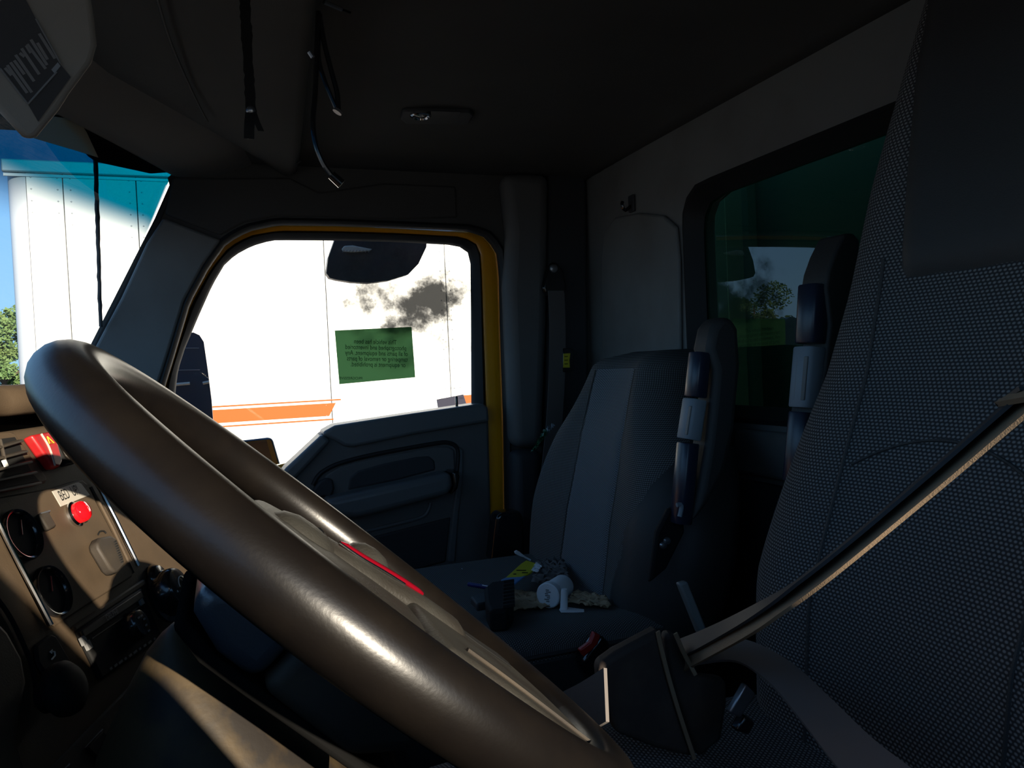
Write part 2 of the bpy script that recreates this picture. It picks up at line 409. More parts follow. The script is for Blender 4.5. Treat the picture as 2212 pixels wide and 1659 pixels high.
# A-pillar trim (slate) on the passenger side
ap = [(352, 470), (478, 518), (440, 572), (398, 650), (362, 768), (342, 830), (322, 905), (300, 1000), (60, 960), (165, 832), (205, 750), (262, 642), (316, 525)]
b = MB().prism([onY(x, y, 1.822) for x, y in ap], (0, .03, 0)); b.build('trim_5', 'slate_plastic', bevel=.006, seg=3, kind='structure')
# windscreen-side black frit edge strip along the pillar
b = MB().prism([onY(x, y, 1.835) for x, y in [(376, 372), (380, 398), (322, 530), (268, 648), (212, 756), (150, 860), (143, 852), (203, 746), (259, 640), (313, 520), (366, 400), (362, 384)]], (0, .02, 0)); b.build('trim_6', 'black_rubber', kind='structure')
# header side piece (slightly proud, seam above the pillar)
hp = [(372, 384), (480, 384), (625, 383), (690, 415), (830, 395), (985, 402), (988, 470), (856, 474), (725, 469), (595, 467), (527, 481), (476, 508), (356, 462)]
b = MB().prism([onY(x, y, 1.832) for x, y in hp], (0, .02, 0)); b.build('trim_7', 'headliner', bevel=.005, kind='structure')
# B-pillar trim, upper and lower
up = [(1094, 620), (1098, 565), (1100, 500), (1086, 372), (1190, 372), (1186, 700), (1176, 968), (1108, 968), (1102, 820)]
b = MB().prism([onY(x, y, 1.79) for x, y in up], (0, .06, 0)); b.build('trim_8', 'door_plastic', bevel=.028, seg=5, kind='structure')
lo = [(1108, 972), (1176, 972), (1168, 1150), (1160, 1400), (1112, 1400), (1112, 1150)]
b = MB().prism([onY(x, y, 1.79) for x, y in lo], (0, .06, 0)); b.build('trim_9', 'dark_plastic', bevel=.025, seg=5, kind='structure')
b = MB().prism([onY(x, y, 1.815) for x, y in [(1186, 372), (1268, 372), (1278, 1400), (1170, 1400)]], (0, .03, 0)); b.build('trim_10', 'dark_plastic', bevel=.01, seg=3, kind='structure')

# unseen driver wall; its opening outline is invented to shade the lower-left dash
dl = polar([(.575, 1.30), (.52, 1.36), (.12, 1.36), (-.02, 1.27), (.01, 1.15), (.14, .985), (.20, .885), (.25, .862), (.565, .862)], (.3, 1.12), NW)
ol = polar([(.94, 1.50), (-.075, 1.50), (-.075, 1.44), (-.30, 1.0), (-.64, .95), (-.64, -.02), (.94, -.02)], (.3, 1.12), NW)
b = MB().rings([[V((x, YD, z)) for x, z in ol], [V((x, YD, z)) for x, z in dl], [V((x, YD-.05, z)) for x, z in dl]], cap=False)
b.build('wall_left', 'slate_plastic', kind='structure', smooth=30)

# ---------------------------------------------------------------- windshield
def xtop(Y):
    d = min(max(1.83-Y, 0), max(Y+.01, 0)); return -.078-.44*d+.12*d*d
def xbot(Y): return xtop(Y)-.225
w1 = thing('window_1', (-.4, .9, .95), kind='structure')
def wsf(u, v):
    Y = -.03+1.88*u; return V((xbot(Y)+(xtop(Y)-xbot(Y))*v, Y, .945+.515*v))
b = MB().grid(wsf, 48, 6); b.build('pane', 'windshield_glass', w1, smooth=60)
# dark sealant run on the outside of the glass
rr = random.Random(3)
def wglass(px, py):
    """point on the windshield glass at a pixel (bisection along the ray)"""
    d = ray(px, py); a, c = .3, 2.6
    for _ in range(40):
        mth = (a+c)/2; P = CAM+d*mth; Y = min(max(P.y, -.03), 1.85)
        xs = xbot(Y)+.225*(P.z-.945)/.515
        if P.x < xs: c = mth
        else: a = mth
    return CAM+d*a
pth = [wglass(212+10*i/30+rr.uniform(-.8, .8), 348+358*i/30) + V((-.004, 0, 0)) for i in range(31)]
wd = [V((rr.uniform(.0035, .0055)*.3, rr.uniform(.0045, .006), 0)) for _ in pth]
MB().ribbon(pth, wd, .002).build('sealant_strip', 'sealant', w1)
# black frit triangle and the sun visor plate outside the glass
fr_ = [wglass(x, y)+V((-.002, 0, 0)) for x, y in [(120, 236), (372, 372), (330, 375), (215, 350), (198, 338), (160, 290), (128, 262)]]
MB().prism(fr_, (-.004, 0, 0)).build('frit_band', 'black_rubber', w1)
translucent('flap_plastic', (.62, .56, .42), .5)
ev = thing('visor_flap', wglass(140, 300)+V((.03, 0, 0)), 'pale grey translucent flap under the pod at the top of the windshield', 'visor flap')
MB().add([wglass(x, y)+V((.008, 0, 0)) for x, y in [(96, 250), (158, 258), (176, 285), (202, 340), (150, 324), (60, 298)]], [(0, 1, 2, 3, 4, 5)]).build('flap', 'flap_plastic', ev, solid=.0)
MB().tube([wglass(96, 246)+V((.008, 0, .004)), wglass(165, 252)+V((.008, 0, .004))], .004, 8).build('hinge', 'black_rubber', ev)

# ---------------------------------------------------------------- overhead header shelf above the windshield
oh = thing('overhead_console', (-.1, .9, 1.44), 'dark grey padded overhead console spanning above the windshield', 'console')
L1 = [onZ(*q, 1.44) for q in [(372, 379), (250, 312), (130, 250), (0, 181)]]
L2 = [onZ(*q, 1.492) for q in [(592, 358), (400, 250), (205, 140)]]
L3 = [onZ(*q, 1.452) for q in [(628, 378), (640, 200), (655, 0)]]
def ext(L, z):   # extend a header line symmetrically to the driver side
    f = path_smooth(L, 18); e = f[-1]; mir = [V((p.x, .92*2-p.y, z)) for p in f if p.y > .98]
    keep = [p for p in f if p.y > .98]
    return keep + mir[::-1]
def samp(L, n):
    d = [0]
    for a, c in zip(L, L[1:]): d.append(d[-1]+(c-a).length)
    o = []
    for k in range(n):
        s = d[-1]*k/(n-1); i = max(j for j in range(len(d)) if d[j] <= s+1e-9); i = min(i, len(L)-2)
        t = (s-d[i])/max(d[i+1]-d[i], 1e-9); o.append(L[i]+(L[i+1]-L[i])*t)
    return o
N = 40
e1, e2, e3 = (samp(ext(L, z), N) for L, z in ((L1, 1.44), (L2, 1.492), (L3, 1.452)))
# cross-section loft: windshield lip -> rounded roll -> crease -> bin underside -> rear lip -> up into the ceiling
rs = []
for i in range(N):
    a, c, d = e1[i], e2[i], e3[i]
    rs.append([a+V((-.03, 0, .03)), a, a*.93+c*.07+V((0, 0, -.006)), a*.6+c*.4+V((.004, 0, -.012)), a*.2+c*.8+V((0, 0, -.008)), a*.06+c*.94, c])
b = MB().rings(rs, cap=False, closed=False); b.build('header_pad', 'header_grey', oh, smooth=50)
rs = []
for i in range(N):
    a, c, d = e1[i], e2[i], e3[i]
    rs.append([c+V((-.01, 0, .006)), c+V((.002, 0, -.002)), c*.85+d*.15+V((0, 0, -.008)), c*.5+d*.5+V((0, 0, -.012)), c*.15+d*.85+V((0, 0, -.006)), d, d+V((.010, 0, .004)), d+V((.018, 0, .02)), d+V((.024, 0, .06)), d+V((.024, 0, .09))])
b = MB().rings(rs, cap=False, closed=False); b.build('storage_bin', 'headliner', oh, smooth=50)
# roof skin above the header so no sky leaks in
b = MB().box((-.12, .885, 1.545), (.32, 0, 0), (0, .985, 0), (0, 0, .01)); b.build('roof_skin', 'headliner', oh)
def bin_pt(px, py, dz=0.): return onZ(px, py, 1.462+dz)
for nm, pp in (('seam', [(338, -10), (352, 40), (372, 100), (400, 165), (430, 228), (448, 262)]), ('seam', [(578, -10), (576, 60), (582, 160), (588, 250), (600, 320), (620, 378)])):
    MB().tube(path_smooth([bin_pt(*q, -.006) for q in pp], 24), .0022, 6).build(nm, 'black_rubber', oh)
for pp in ([(585, 229), (612, 232), (640, 226)], [(614, 357), (632, 356), (650, 348)]):
    MB().tube(path_smooth([bin_pt(*q, -.006) for q in pp], 8), .0016, 6).build('seam', 'black_rubber', oh)

# ---------------------------------------------------------------- passenger door
DO = V((.30, 1.90, .40))
door = thing('door_1', DO, kind='structure')
def ysw(pts, Y): return [onY(x, y, Y) for x, y in pts]
yel_out = [(348, 832), (368, 768), (402, 655), (446, 574), (486, 520), (533, 494), (598, 481), (725, 483), (856, 488), (1012, 497), (1052, 512), (1072, 542), (1078, 590), (1082, 700), (1088, 900), (1094, 1150), (1096, 1400), (400, 1400), (320, 1000)]
frm_out = [(358, 836), (378, 772), (412, 660), (455, 582), (494, 534), (538, 509), (600, 498), (725, 499), (856, 503), (1000, 511), (1028, 524), (1039, 550), (1042, 600), (1045, 700), (1052, 900), (1056, 1150), (1058, 1400), (420, 1400), (340, 1000)]
gls_px = [(379, 846), (385, 798), (400, 752), (430, 681), (459, 616), (488, 567), (524, 541), (563, 525), (595, 519), (725, 520), (856, 523), (986, 530), (1009, 541), (1016, 564), (1017, 660), (1018, 900), (800, 960), (700, 980), (600, 1090), (400, 1090)]
def lp(px, Y): return [V((x, Y, z)) for x, z in polar([(p.x, p.z) for p in ysw(px, Y)], CD, NW)]
A_, B_ = lp(yel_out, 1.885), lp(frm_out, 1.882)
b = MB().rings([[p+V((0, .035, 0)) for p in A_], A_, [p*.5+q*.5+V((0, -.006, 0)) for p, q in zip(A_, B_)], B_, [p+V((0, .03, 0)) for p in B_]], cap=False)
b.build('painted_flange', 'yellow_paint', door, smooth=50)
B2, G1, G2 = lp(frm_out, 1.892), lp(gls_px, 1.905), lp(gls_px, 1.94)
b = MB().rings([B2, [p*.7+q*.3+V((0, -.014, 0)) for p, q in zip(B2, G1)], [p*.2+q*.8+V((0, -.010, 0)) for p, q in zip(B2, G1)], G1, G2], cap=False)
b.build('window_frame', 'black_rubber', door, smooth=50)
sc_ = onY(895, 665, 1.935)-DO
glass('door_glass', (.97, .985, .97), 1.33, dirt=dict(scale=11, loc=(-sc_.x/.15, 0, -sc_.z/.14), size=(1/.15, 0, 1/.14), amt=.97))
b = MB(); gp = ysw(gls_px, 1.935); b.add(gp, [tuple(range(len(gp)))]); b.build('pane', 'door_glass', door, smooth=0)
# yellow outer skin
b = MB().prism(ysw([(370, 1060), (620, 1000), (720, 915), (1060, 868), (1066, 1400), (370, 1400)], 1.955), (0, .02, 0)); b.build('outer_skin', 'yellow_paint', door)
pan = [(540, 1110), (618, 1012), (698, 934), (1045, 880), (1056, 890), (1064, 1210), (1064, 1400), (540, 1400)]
b = MB().prism(ysw(pan, 1.868), (0, .07, 0)); b.build('inner_panel', 'door_plastic', door, bevel=.008, seg=3)
led = [(696, 940), (702, 931), (724, 919), (880, 895), (1044, 871), (1055, 879), (1058, 911), (889, 940), (763, 966), (744, 964), (722, 951)]
b = MB().prism(ysw(led, 1.850), (0, .085, 0)); b.build('sill_ledge', 'ledge_plastic', door, bevel=.009, seg=4)
b = MB().prism(ysw([(560, 1085), (618, 1011), (697, 937), (716, 952), (640, 1034), (580, 1105)], 1.852), (0, .08, 0)); b.build('corner_trim', 'ledge_plastic', door, bevel=.009, seg=3)
gr = ysw([(676, 1048), (686, 1030), (702, 1016), (737, 1000), (813, 981), (940, 958), (970, 957), (986, 966), (990, 984), (987, 1020)], 1.866)
b = MB().tube(path_smooth(gr, 36), .0055, 8); b.build('groove', 'black_rubber', door)
b = MB().prism(ysw([(690, 1052), (704, 1026), (737, 1006), (813, 988), (940, 965), (968, 964), (982, 972), (984, 1015), (812, 1054), (700, 1076)], 1.864), (0, .02, 0)); b.build('upper_insert', 'door_plastic', door, bevel=.004, seg=2)
pk = [(748, 1063), (752, 1030), (772, 1014), (830, 998), (900, 984), (928, 982), (942, 994), (944, 1018), (860, 1040)]
b = MB().prism(ysw(pk, 1.8625), (0, .02, 0)); b.build('pull_recess', 'dark_plastic', door, bevel=.008, seg=3)
b = MB().prism(ysw([(988, 964), (1002, 971), (1001, 1040), (992, 1110), (984, 1215), (968, 1215), (978, 1110), (986, 1040)], 1.862), (0, .03, 0)); b.build('edge_trim', 'ledge_plastic', door, bevel=.005, seg=3)
arm = [(700, 1082), (813, 1056), (976, 1020), (980, 1050), (972, 1069), (864, 1098), (770, 1122), (730, 1118)]
b = MB().prism(ysw(arm, 1.80), (0, .075, 0)); b.build('armrest', 'ledge_plastic', door, bevel=.016, seg=5)
b = MB().prism(ysw([(977, 1019), (992, 1018), (994, 1030), (990, 1056), (974, 1071), (980, 1050)], 1.806), (0, .065, 0)); b.build('armrest_cap', 'gloss_black', door, bevel=.006, seg=3)
b = MB().prism(ysw([(674, 1062), (690, 1040), (706, 1032), (719, 1036), (723, 1056), (714, 1078), (700, 1072), (690, 1078)], 1.855), (0, .02, 0)); b.build('release_handle', 'dark_plastic', door, bevel=.005, seg=3)
b = MB().tube(path_smooth(ysw([(790, 1148), (870, 1128), (912, 1116), (926, 1100), (930, 1086)], 1.866), 16), .005, 8); b.build('pocket_edge', 'ledge_plastic', door)
b = MB().prism(ysw([(800, 1160), (975, 1116), (964, 1215), (800, 1260)], 1.865), (0, .02, 0)); b.build('map_pocket', 'dark_plastic', door, bevel=.006, seg=3)
lk = onY(987, 880, 1.89); MB().lathe(lk, (0, 0, 1), [(.0065, -.01), (.0065, .002), (.0035, .003), (.0035, .026), (.0025, .029)], 10).build('lock_pin', 'gloss_black', door)

# etched maker's mark low on the window, seen from inside (mirrored)
ex = V((-1, 0, 0))
def win_text(s, px, py, size, Y=1.9335, dxy=(0, 0), m='ink', par=door, nm='glass_etching', al='LEFT', tilt=0, ws=1.):
    a = math.radians(tilt); e = V((-math.cos(a), 0, math.sin(a))); u = V((math.sin(a), 0, math.cos(a)))
    return text(nm, s, onY(px, py, Y), e, u, size, m, par, al, wscale=ws)
win_text('PACCAR', 1000, 839, .0085)
for i, s in enumerate(('TEMPERED', 'AS-2 M42', 'DOT 176')): win_text(s, 1000, 847+7*i, .0045)
win_text('DRIVE A ROUTE', 958, 862, .0045)

# green notice on the passenger window (printed side outwards, reads mirrored from inside)
q4 = ysw([(723, 714), (889, 706), (897, 815), (733, 830)], 1.931)
st_ = thing('window_notice', q4[3], 'green paper notice with mirrored lettering stuck on the passenger window', 'notice')
MB().add(q4, [(0, 1, 2, 3)]).build('sheet', 'sticker_green', st_, smooth=0)
tilt = -math.degrees(math.atan2(15, 165))
for i, s in enumerate(('This vehicle has been', 'photographed and inventoried', 'of all parts and equipment. Any', 'tampering or removal of parts', 'or equipment is prohibited.')):
    win_text(s, 811+i*1.6, 743+i*12.3, .0165, 1.9302, m='sticker_ink', par=st_, nm='lettering', al='CENTER', tilt=3.5, ws=.76)
win_text('PROGRESSIVE', 783, 820, .0095, 1.9302, m='sticker_ink', par=st_, nm='lettering', al='LEFT', tilt=3.5)

# ================================================================ STEERING WHEEL
WC = V((.077, .56, .857)); INC = .738; WR = .2255; wr = .0200
eD = V((math.cos(INC), 0, -math.sin(INC)))       # towards the driver, down
eA = V((0, 1, 0)); eN = V((math.sin(INC), 0, math.cos(INC)))   # out of the wheel face
def wp(a, s, h=0.): return WC+eD*a+eA*s+eN*h
sw = thing('steering_wheel', wp(0, 0, -.04), 'large dark leather steering wheel with dusty hub and red glossy trim', 'steering wheel')
b = MB(); rs = []; uv = []
NM, NT = 96, 20
for i in range(NM+1):
    q = 2*math.pi*i/NM; o = wp(WR*math.cos(q), WR*math.sin(q)); rd = (eD*math.cos(q)+eA*math.sin(q))
    rs.append([o+rd*(wr*math.cos(2*math.pi*k/NT))+eN*(wr*math.sin(2*math.pi*k/NT)) for k in range(NT)])
b.rings(rs, cap=False); b.build('rim', 'rim_leather', sw, smooth=180)
# dished hub pad: superellipse rings
def supr(cx_, cs_, ra, rs_, h, n=36, p=2.6):
    o = []
    for k in range(n):
        q = 2*math.pi*k/n; c, d = math.cos(q), math.sin(q)
        o.append(wp(cx_+ra*math.copysign(abs(c)**(2/p), c), cs_+rs_*math.copysign(abs(d)**(2/p), d), h))
    return o
b = MB().rings([supr(.005, 0, .075, .082, -.036), supr(.005, 0, .092, .100, -.030), supr(.005, 0, .096, .104, -.018), supr(.005, 0, .094, .100, -.008), supr(.004, 0, .084, .088, .000), supr(.002, 0, .060, .064, .004), supr(0, 0, .02, .02, .005)])
b.build('hub_pad', 'hub_vinyl', sw, smooth=60)
# four broad spokes sweeping into the rim
def spoke(ang, w0, w1, h0, h1, th=.011, slot=False):
    q = math.radians(ang); d = eD*math.cos(q)+eA*math.sin(q); s = -eD*math.sin(q)+eA*math.cos(q); rs = []
    for i in range(11):
        t = i/10; r = .06+(WR-.004-.06)*t; wd = w0+(w1-w0)*(math.sin(t*math.pi/2)**1.0) + .014*max(0, t-.8)/.2; h = h0+(h1-h0)*(t*t*(3-2*t))
        o = WC+d*r+eN*h; ring = []
        for k in range(14):
            a = 2*math.pi*k/14; c, e = math.cos(a), math.sin(a)
            ring.append(o+s*(wd*math.copysign(abs(c)**.6, c))+eN*(th*math.copysign(abs(e)**.8, e)))
        rs.append(ring)
    b = MB().rings(rs); o = b.build('spoke', 'hub_vinyl', sw, smooth=60)
    if slot:
        out = []
        for t, k in ((.40, -.35), (.46, -.62), (.80, -.62), (.93, -.40), (.93, .10), (.80, .25), (.46, .25), (.40, .05)):
            r = .06+(WR-.06)*t; h = h0+(h1-h0)*(t*t*(3-2*t)); out.append(WC+d*r+s*(w1*k*1.1)+eN*(h+th+.0003))
        MB().prism(out, eN*.0016).build('spoke_slot', 'black_rubber', o, bevel=.001)
for a in (64, -64): spoke(a, .030, .020, -.014, -.002)
lowo = [(.055, -.100), (.055, .100), (.105, .084), (.150, .092), (.196, .112), (.214, .060), (.222, 0), (.214, -.060), (.196, -.112), (.150, -.092), (.105, -.084)]
lp_ = MB().prism([wp(a_, s_, -.010) for a_, s_ in lowo], eN*.019).build('lower_spoke', 'hub_vinyl', sw, bevel=.008, seg=4)
MB().prism([wp(a_, s_, .0088) for a_, s_ in [(.100, .046), (.112, .062), (.150, .074), (.180, .086), (.190, .076), (.184, .056), (.140, .044)]], eN*.0012).build('spoke_slot', 'ink', lp_, bevel=.0006)
MB().tube(path_smooth([wp(a_, s_, .0095) for a_, s_ in [(.085, -.060), (.12, -.058), (.16, -.066), (.20, -.080)]], 12), .0020, 6).build('spoke_seam', 'dusty_dark', lp_)
# raised switch humps beside the pad and the red trim
for a_, s_, r_, h_ in ((-.040, .002, .026, .0115), (.028, .070, .022, .020)):
    MB().lathe(wp(a_, s_, -.004), eN, [(r_*1.15, 0), (r_*1.08, (h_+.004)*.35), (r_*.86, (h_+.004)*.72), (r_*.5, (h_+.004)*.94), (r_*.12, h_+.004)], 28).build('switch_pod', 'hub_vinyl', sw, smooth=80)
# crest of the hub running down to the lower spoke
cr = path_smooth([wp(-.030, .010, .000), wp(.0, .014, .002), wp(.040, .026, .004), wp(.075, .034, .006), wp(.12, .046, .006)], 16)
MB().tube(cr, [.012]+[.0095]*(len(cr)-2)+[.006], 14, asp=2.2, up=eN).build('hub_crest', 'hub_vinyl', sw, smooth=80)
pth = path_smooth([wp(-.014, .012, .0118), wp(.006, .016, .0125), wp(.028, .023, .0140), wp(.050, .030, .0152), wp(.070, .036, .0155)], 18)
MB().tube(pth, [.0012]+[.0025]*(len(pth)-2)+[.0018], 10, asp=1.6, up=eN).build('red_trim', 'red_gloss', sw)
pth = path_smooth([wp(-.016, .006, .0118), wp(.006, .010, .0122), wp(.028, .017, .0136), wp(.050, .024, .0145)], 14)
MB().tube(pth, .0009, 8).build('chrome_trim', 'chrome', sw)

# ================================================================ STEERING COLUMN
sc_t = thing('steering_column', wp(0, 0, -.32), 'dark steering column shroud with dusty boot under the wheel', 'steering column')
def side(prof, hs): return [wp(a_, -hs, h_) for a_, h_ in prof]
b = MB().prism(side([(-.086, -.052), (-.066, -.036), (-.014, -.030), (-.019, -.079), (-.050, -.077), (-.076, -.066)], .068), eA*.136)
b.build('upper_shroud', 'column_plastic', sc_t, bevel=.011, seg=4)
b = MB().prism(side([(-.0115, -.031), (.085, -.034), (.098, -.060), (.060, -.086), (-.0165, -.080)], .068), eA*.136)
b.build('lower_shroud', 'dusty_dark', sc_t, bevel=.010, seg=4)
MB().prism(side([(-.080, -.070), (-.050, -.0785), (-.018, -.0805), (.100, -.086), (.104, -.094), (-.020, -.089), (-.055, -.087), (-.082, -.078)], .066), eA*.132).build('shroud_base', 'matte_black', sc_t, bevel=.004)
MB().tube([wp(.0, 0, -.02), wp(0, 0, -.07)], .022, 16).build('shaft', 'dark_plastic', sc_t)
# dusty boot below
b = MB(); rs = []
for z, xc, r1, r2 in ((.812, -.040, .006, .010), (.803, -.038, .016, .024), (.785, -.034, .032, .042), (.75, -.024, .058, .062), (.70, -.012, .090, .082), (.60, .010, .135, .10), (.45, .03, .17, .12), (.30, .03, .18, .13)):
    o = V((xc, .64, z))
    rs.append([o+V((math.cos(2*math.pi*k/28)*r1, math.sin(2*math.pi*k/28)*r2, -.25*r1*math.cos(2*math.pi*k/28))) for k in range(28)])
b.rings(rs); b.build('boot', 'column_boot', sc_t, smooth=70)

# ================================================================ DASHBOARD
SP = onY(150, 1150, .95); SN = V((1, -.3, .4)).normalized()
def sp(x, y, h=0.): return onP(x, y, SP+SN*h, SN)
def spb(x, y, ht, h): return sp(x, y, ht)-SN*(ht-h)      # base point of a knob whose face at height ht shows at the pixel
def spl(pts, h=0.): return [sp(x, y, h) for x, y in pts]
SA = V((.3, 1, 0)).normalized(); SU = SN.cross(SA).normalized()
if SU.z < 0: SU = -SU
def sf(a, bb, h=0.): return SP+SA*a+SU*bb+SN*h
dash = thing('dashboard', V((-.3, .95, .45)), 'dusty brown dashboard with gauges, switches and radio beside the steering wheel', 'dashboard')
# dash top pad, from the stack to the windshield
rear = [V((-.245, -.05, 1.0)), V((-.25, .50, 1.0)), sp(-60, 850, .012), sp(60, 850, .014), sp(190, 850, .010), V((-.15, 1.26, .965)), V((-.19, 1.45, .955)), V((-.20, 1.62, .95)), V((-.22, 1.82, .945))]
rear = path_smooth(rear, 40)
rs = []
for p in rear:
    z = 1.003-max(0, p.y-1.1)*.075; xf = xbot(p.y)+.012
    rs.append([V((xf, p.y, z-.035)), V((xf+.04, p.y, z-.005)), V((p.x-.03, p.y, z)), V((p.x-.010, p.y, z-.001)), V((p.x, p.y, z-.007)), V((p.x+.004, p.y, z-.018)), V((p.x+.001, p.y, z-.030)), V((p.x-.008, p.y, z-.034)), V((p.x-.05, p.y, z-.036))])
b = MB().rings(rs, cap=False, closed=False); b.build('top_pad', 'dusty_dash', dash, smooth=60)
# main stack body
body = [sf(-.55, .125), sf(.16, .125), sf(.22, .10), sf(.24, -.02), sf(.25, -.24), sf(.20, -.44), sf(-.12, -.44), sf(-.55, -.30)]
b = MB().prism(body, -SN*.14); b.build('stack_body', 'dusty_dash', dash, bevel=.008, seg=3)
# passenger half of the dash, lower and set back
rs = []
for Y in (1.10, 1.25, 1.40, 1.60, 1.80):
    k = (Y-1.1)/.7; x0 = -.16-.05*k
    rs.append([V((x0-.10, Y, .955-.02*k)), V((x0, Y, .945-.02*k)), V((x0+.01, Y, .925-.02*k)), V((x0+.015, Y, .80)), V((x0-.01, Y, .62)), V((x0-.06, Y, .48)), V((x0-.25, Y, .46)), V((x0-.30, Y, .90))])
b = MB().rings(rs); b.build('passenger_dash', 'dusty_dash', dash, smooth=50)
b = MB().prism([V((-.165, y, z)) for y, z in [(1.26, .86), (1.72, .85), (1.70, .64), (1.28, .62)]], (-.03, 0, 0)); b.build('glove_box', 'dusty_dash', dash, bevel=.006, seg=3)
# gauge insert panel
ins = [(-30, 1078), (110, 1054), (160, 1038), (178, 1036), (190, 1046), (212, 1092), (288, 1234), (286, 1246), (204, 1298), (122, 1352), (110, 1345)]
gi = MB().prism(spl(ins, 0.0040), -SN*.004).build('gauge_panel', 'dusty_dash', dash, bevel=.003, seg=2)
MB().tube(spl([(-16, 1102), (46, 1225), (111, 1350)], .0095), .0024, 8).build('chrome_strip', 'chrome', dash)
MB().tube(spl([(205, 1035), (250, 1122), (299, 1222)], .005), .0026, 8).build('chrome_strip', 'chrome', dash)
MB().tube(spl([(196, 1052), (242, 1140), (288, 1238)], .003), .0022, 6).build('panel_edge', 'dusty_dash', dash)
def gauge(x, y, r, nm='gauge'):
    o = spb(x, y, .009, .004); g = MB().lathe(o, SN, [(r, 0), (r, .003), (r*.96, .0055), (r*.90, .0052), (r*.80, .0008)], 36).build(nm, 'gloss_black', dash, smooth=50)
    MB().lathe(o+SN*.0004, SN, [(r*.81, 0), (r*.81, .0004), (.0005, .0006)], 32).build('dial', 'ink', g)
    MB().tube([o+SN*.0018, o+SN*.0018+(SA*.5+SU*.85)*r*.62], .0006, 6).build('needle', 'red_switch', g)
    return g
gauge(55, 1152, .0265); gauge(120, 1274, .0265)
# BED UP label, red warning lamp, small rocker, selector knob
lb = MB().prism(spl([(113, 1061), (163, 1043), (170, 1042), (176, 1045), (194, 1069), (132, 1094)], 0.0048), -SN*.0008).build('label_plate', 'label_white', dash, smooth=0)
q0, q1 = sp(134, 1082, .0052), sp(184, 1062, .0052); ex_ = (q1-q0).normalized(); up_ = (sp(125, 1060, .0052)-sp(137, 1082, .0052)).normalized()
text('lettering', 'BED  UP!', q0, ex_, up_, .0168, 'ink', lb, wscale=.66)
rl0 = spb(186, 1101, .018, .004)
rl = MB().lathe(rl0, SN, [(.0145, 0), (.0145, .003), (.0125, .005)], 28).build('warning_lamp', 'chrome', dash, smooth=40)
MB().lathe(rl0+SN*.004, SN, [(.0118, 0), (.0122, .004), (.0116, .008), (.0092, .0108), (.004, .012), (.0005, .0122)], 28).build('red_lens', 'red_lens', rl, smooth=60)
MB().prism(spl([(86, 1109), (105, 1103), (124, 1136), (106, 1145)], 0.0100), -SN*.006).build('rocker_switch', 'dusty_dark', dash, bevel=.002)
MB().tube(spl([(87, 1110), (107, 1104)], .0085), .0012, 6).build('switch_mark', 'steel', dash)
sk = MB().prism(spl([(211, 1172), (217, 1160), (241, 1156), (252, 1162), (268, 1204), (270, 1222), (258, 1235), (249, 1236), (240, 1228), (214, 1184)], .016), -SN*.012).build('selector_knob', 'dusty_dark', dash, bevel=.003, seg=3)
for i in range(10):
    t = i/9; p = sp(248+15*t, 1170+44*t, .0162); MB().box(p, SA*.0026, SU*.0008, SN*.0012).build('knurl', 'ink', sk)
MB().tube(path_smooth(spl([(212, 1155), (216, 1148), (224, 1147), (229, 1152)], .005), 8), .001, 6).build('switch_mark', 'ink', dash)
# hazard switch and headlamp switch above the insert
hz = MB().prism(spl([(69, 939), (110, 931), (127, 960), (137, 996), (131, 1008), (117, 1007), (97, 979)], 0.0120), -SN*.012).build('hazard_switch', 'red_switch', dash, bevel=.003, seg=3)
MB().tube(path_smooth(spl([(89, 937), (104, 962), (114, 988), (119, 1006)], .0125), 12), .0012, 6).build('ridge', 'label_white', hz)
tri = spl([(102, 943), (117, 957), (107, 958)], .0128)
MB().tube(tri+[tri[0]], .0006, 6).build('hazard_triangle', 'tag_yellow', hz)
hs = MB().prism(spl([(113, 930), (136, 926), (152, 944), (170, 978), (166, 1000), (140, 1006), (138, 992), (128, 958)], 0.0070), -SN*.007).build('headlamp_switch', 'ink', dash, bevel=.003, seg=3)
MB().prism(spl([(117, 935), (123, 933), (127, 938), (124, 944), (119, 942)], 0.0080), -SN*.0005).build('lamp_icon', 'white_print', hs, smooth=0)
MB().tube(spl([(127, 935), (130, 946)], .0078), .0006, 6).build('lamp_icon', 'white_print', hs)
for q in ((131, 949), (135, 945), (133, 953), (138, 950)): MB().box(sp(*q, .0078), SA*.0012, SU*.0012, SN*.0004).build('lamp_icon', 'white_print', hs)
MB().prism(spl([(132, 957), (145, 953), (168, 990), (160, 998), (146, 985)], 0.0110), -SN*.004).build('switch_cap', 'dusty_dark', hs, bevel=.002)
# air vent: bezel, slats, divider, tab
vb = spl([(-90, 942), (20, 930), (32, 934), (104, 1034), (100, 1042), (-60, 1078)], .005)
vt = MB().prism(vb, -SN*.005).build('air_vent', 'dusty_dash', dash, bevel=.003, seg=2)
MB().prism(spl([(-80, 958), (32, 944), (44, 962), (50, 985), (58, 1000), (70, 1022), (86, 1040), (-50, 1068)], 0.0058), -SN*.0006).build('vent_opening', 'ink', vt)
for i in range(5):
    t = i/4; y0 = 966+88*t; x1 = 40+40*t
    a, c = sp(-70, y0+18, .0075), sp(x1, y0-14*(1-.2*t), .0075)
    MB().prism([a-SU*.0014, c-SU*.0014, c+SU*.0014, a+SU*.0014], SN*.005-SU*.002).build('slat', 'dusty_dark', vt, bevel=.0008)
MB().tube(spl([(0, 950), (6, 975), (12, 1003)], .011), .0018, 6).build('vane_tab', 'dusty_dark', vt)
MB().box(sp(11, 1001, .013), SA*.0028, SU*.0035, SN*.0008).build('vane_mark', 'white_print', vt)
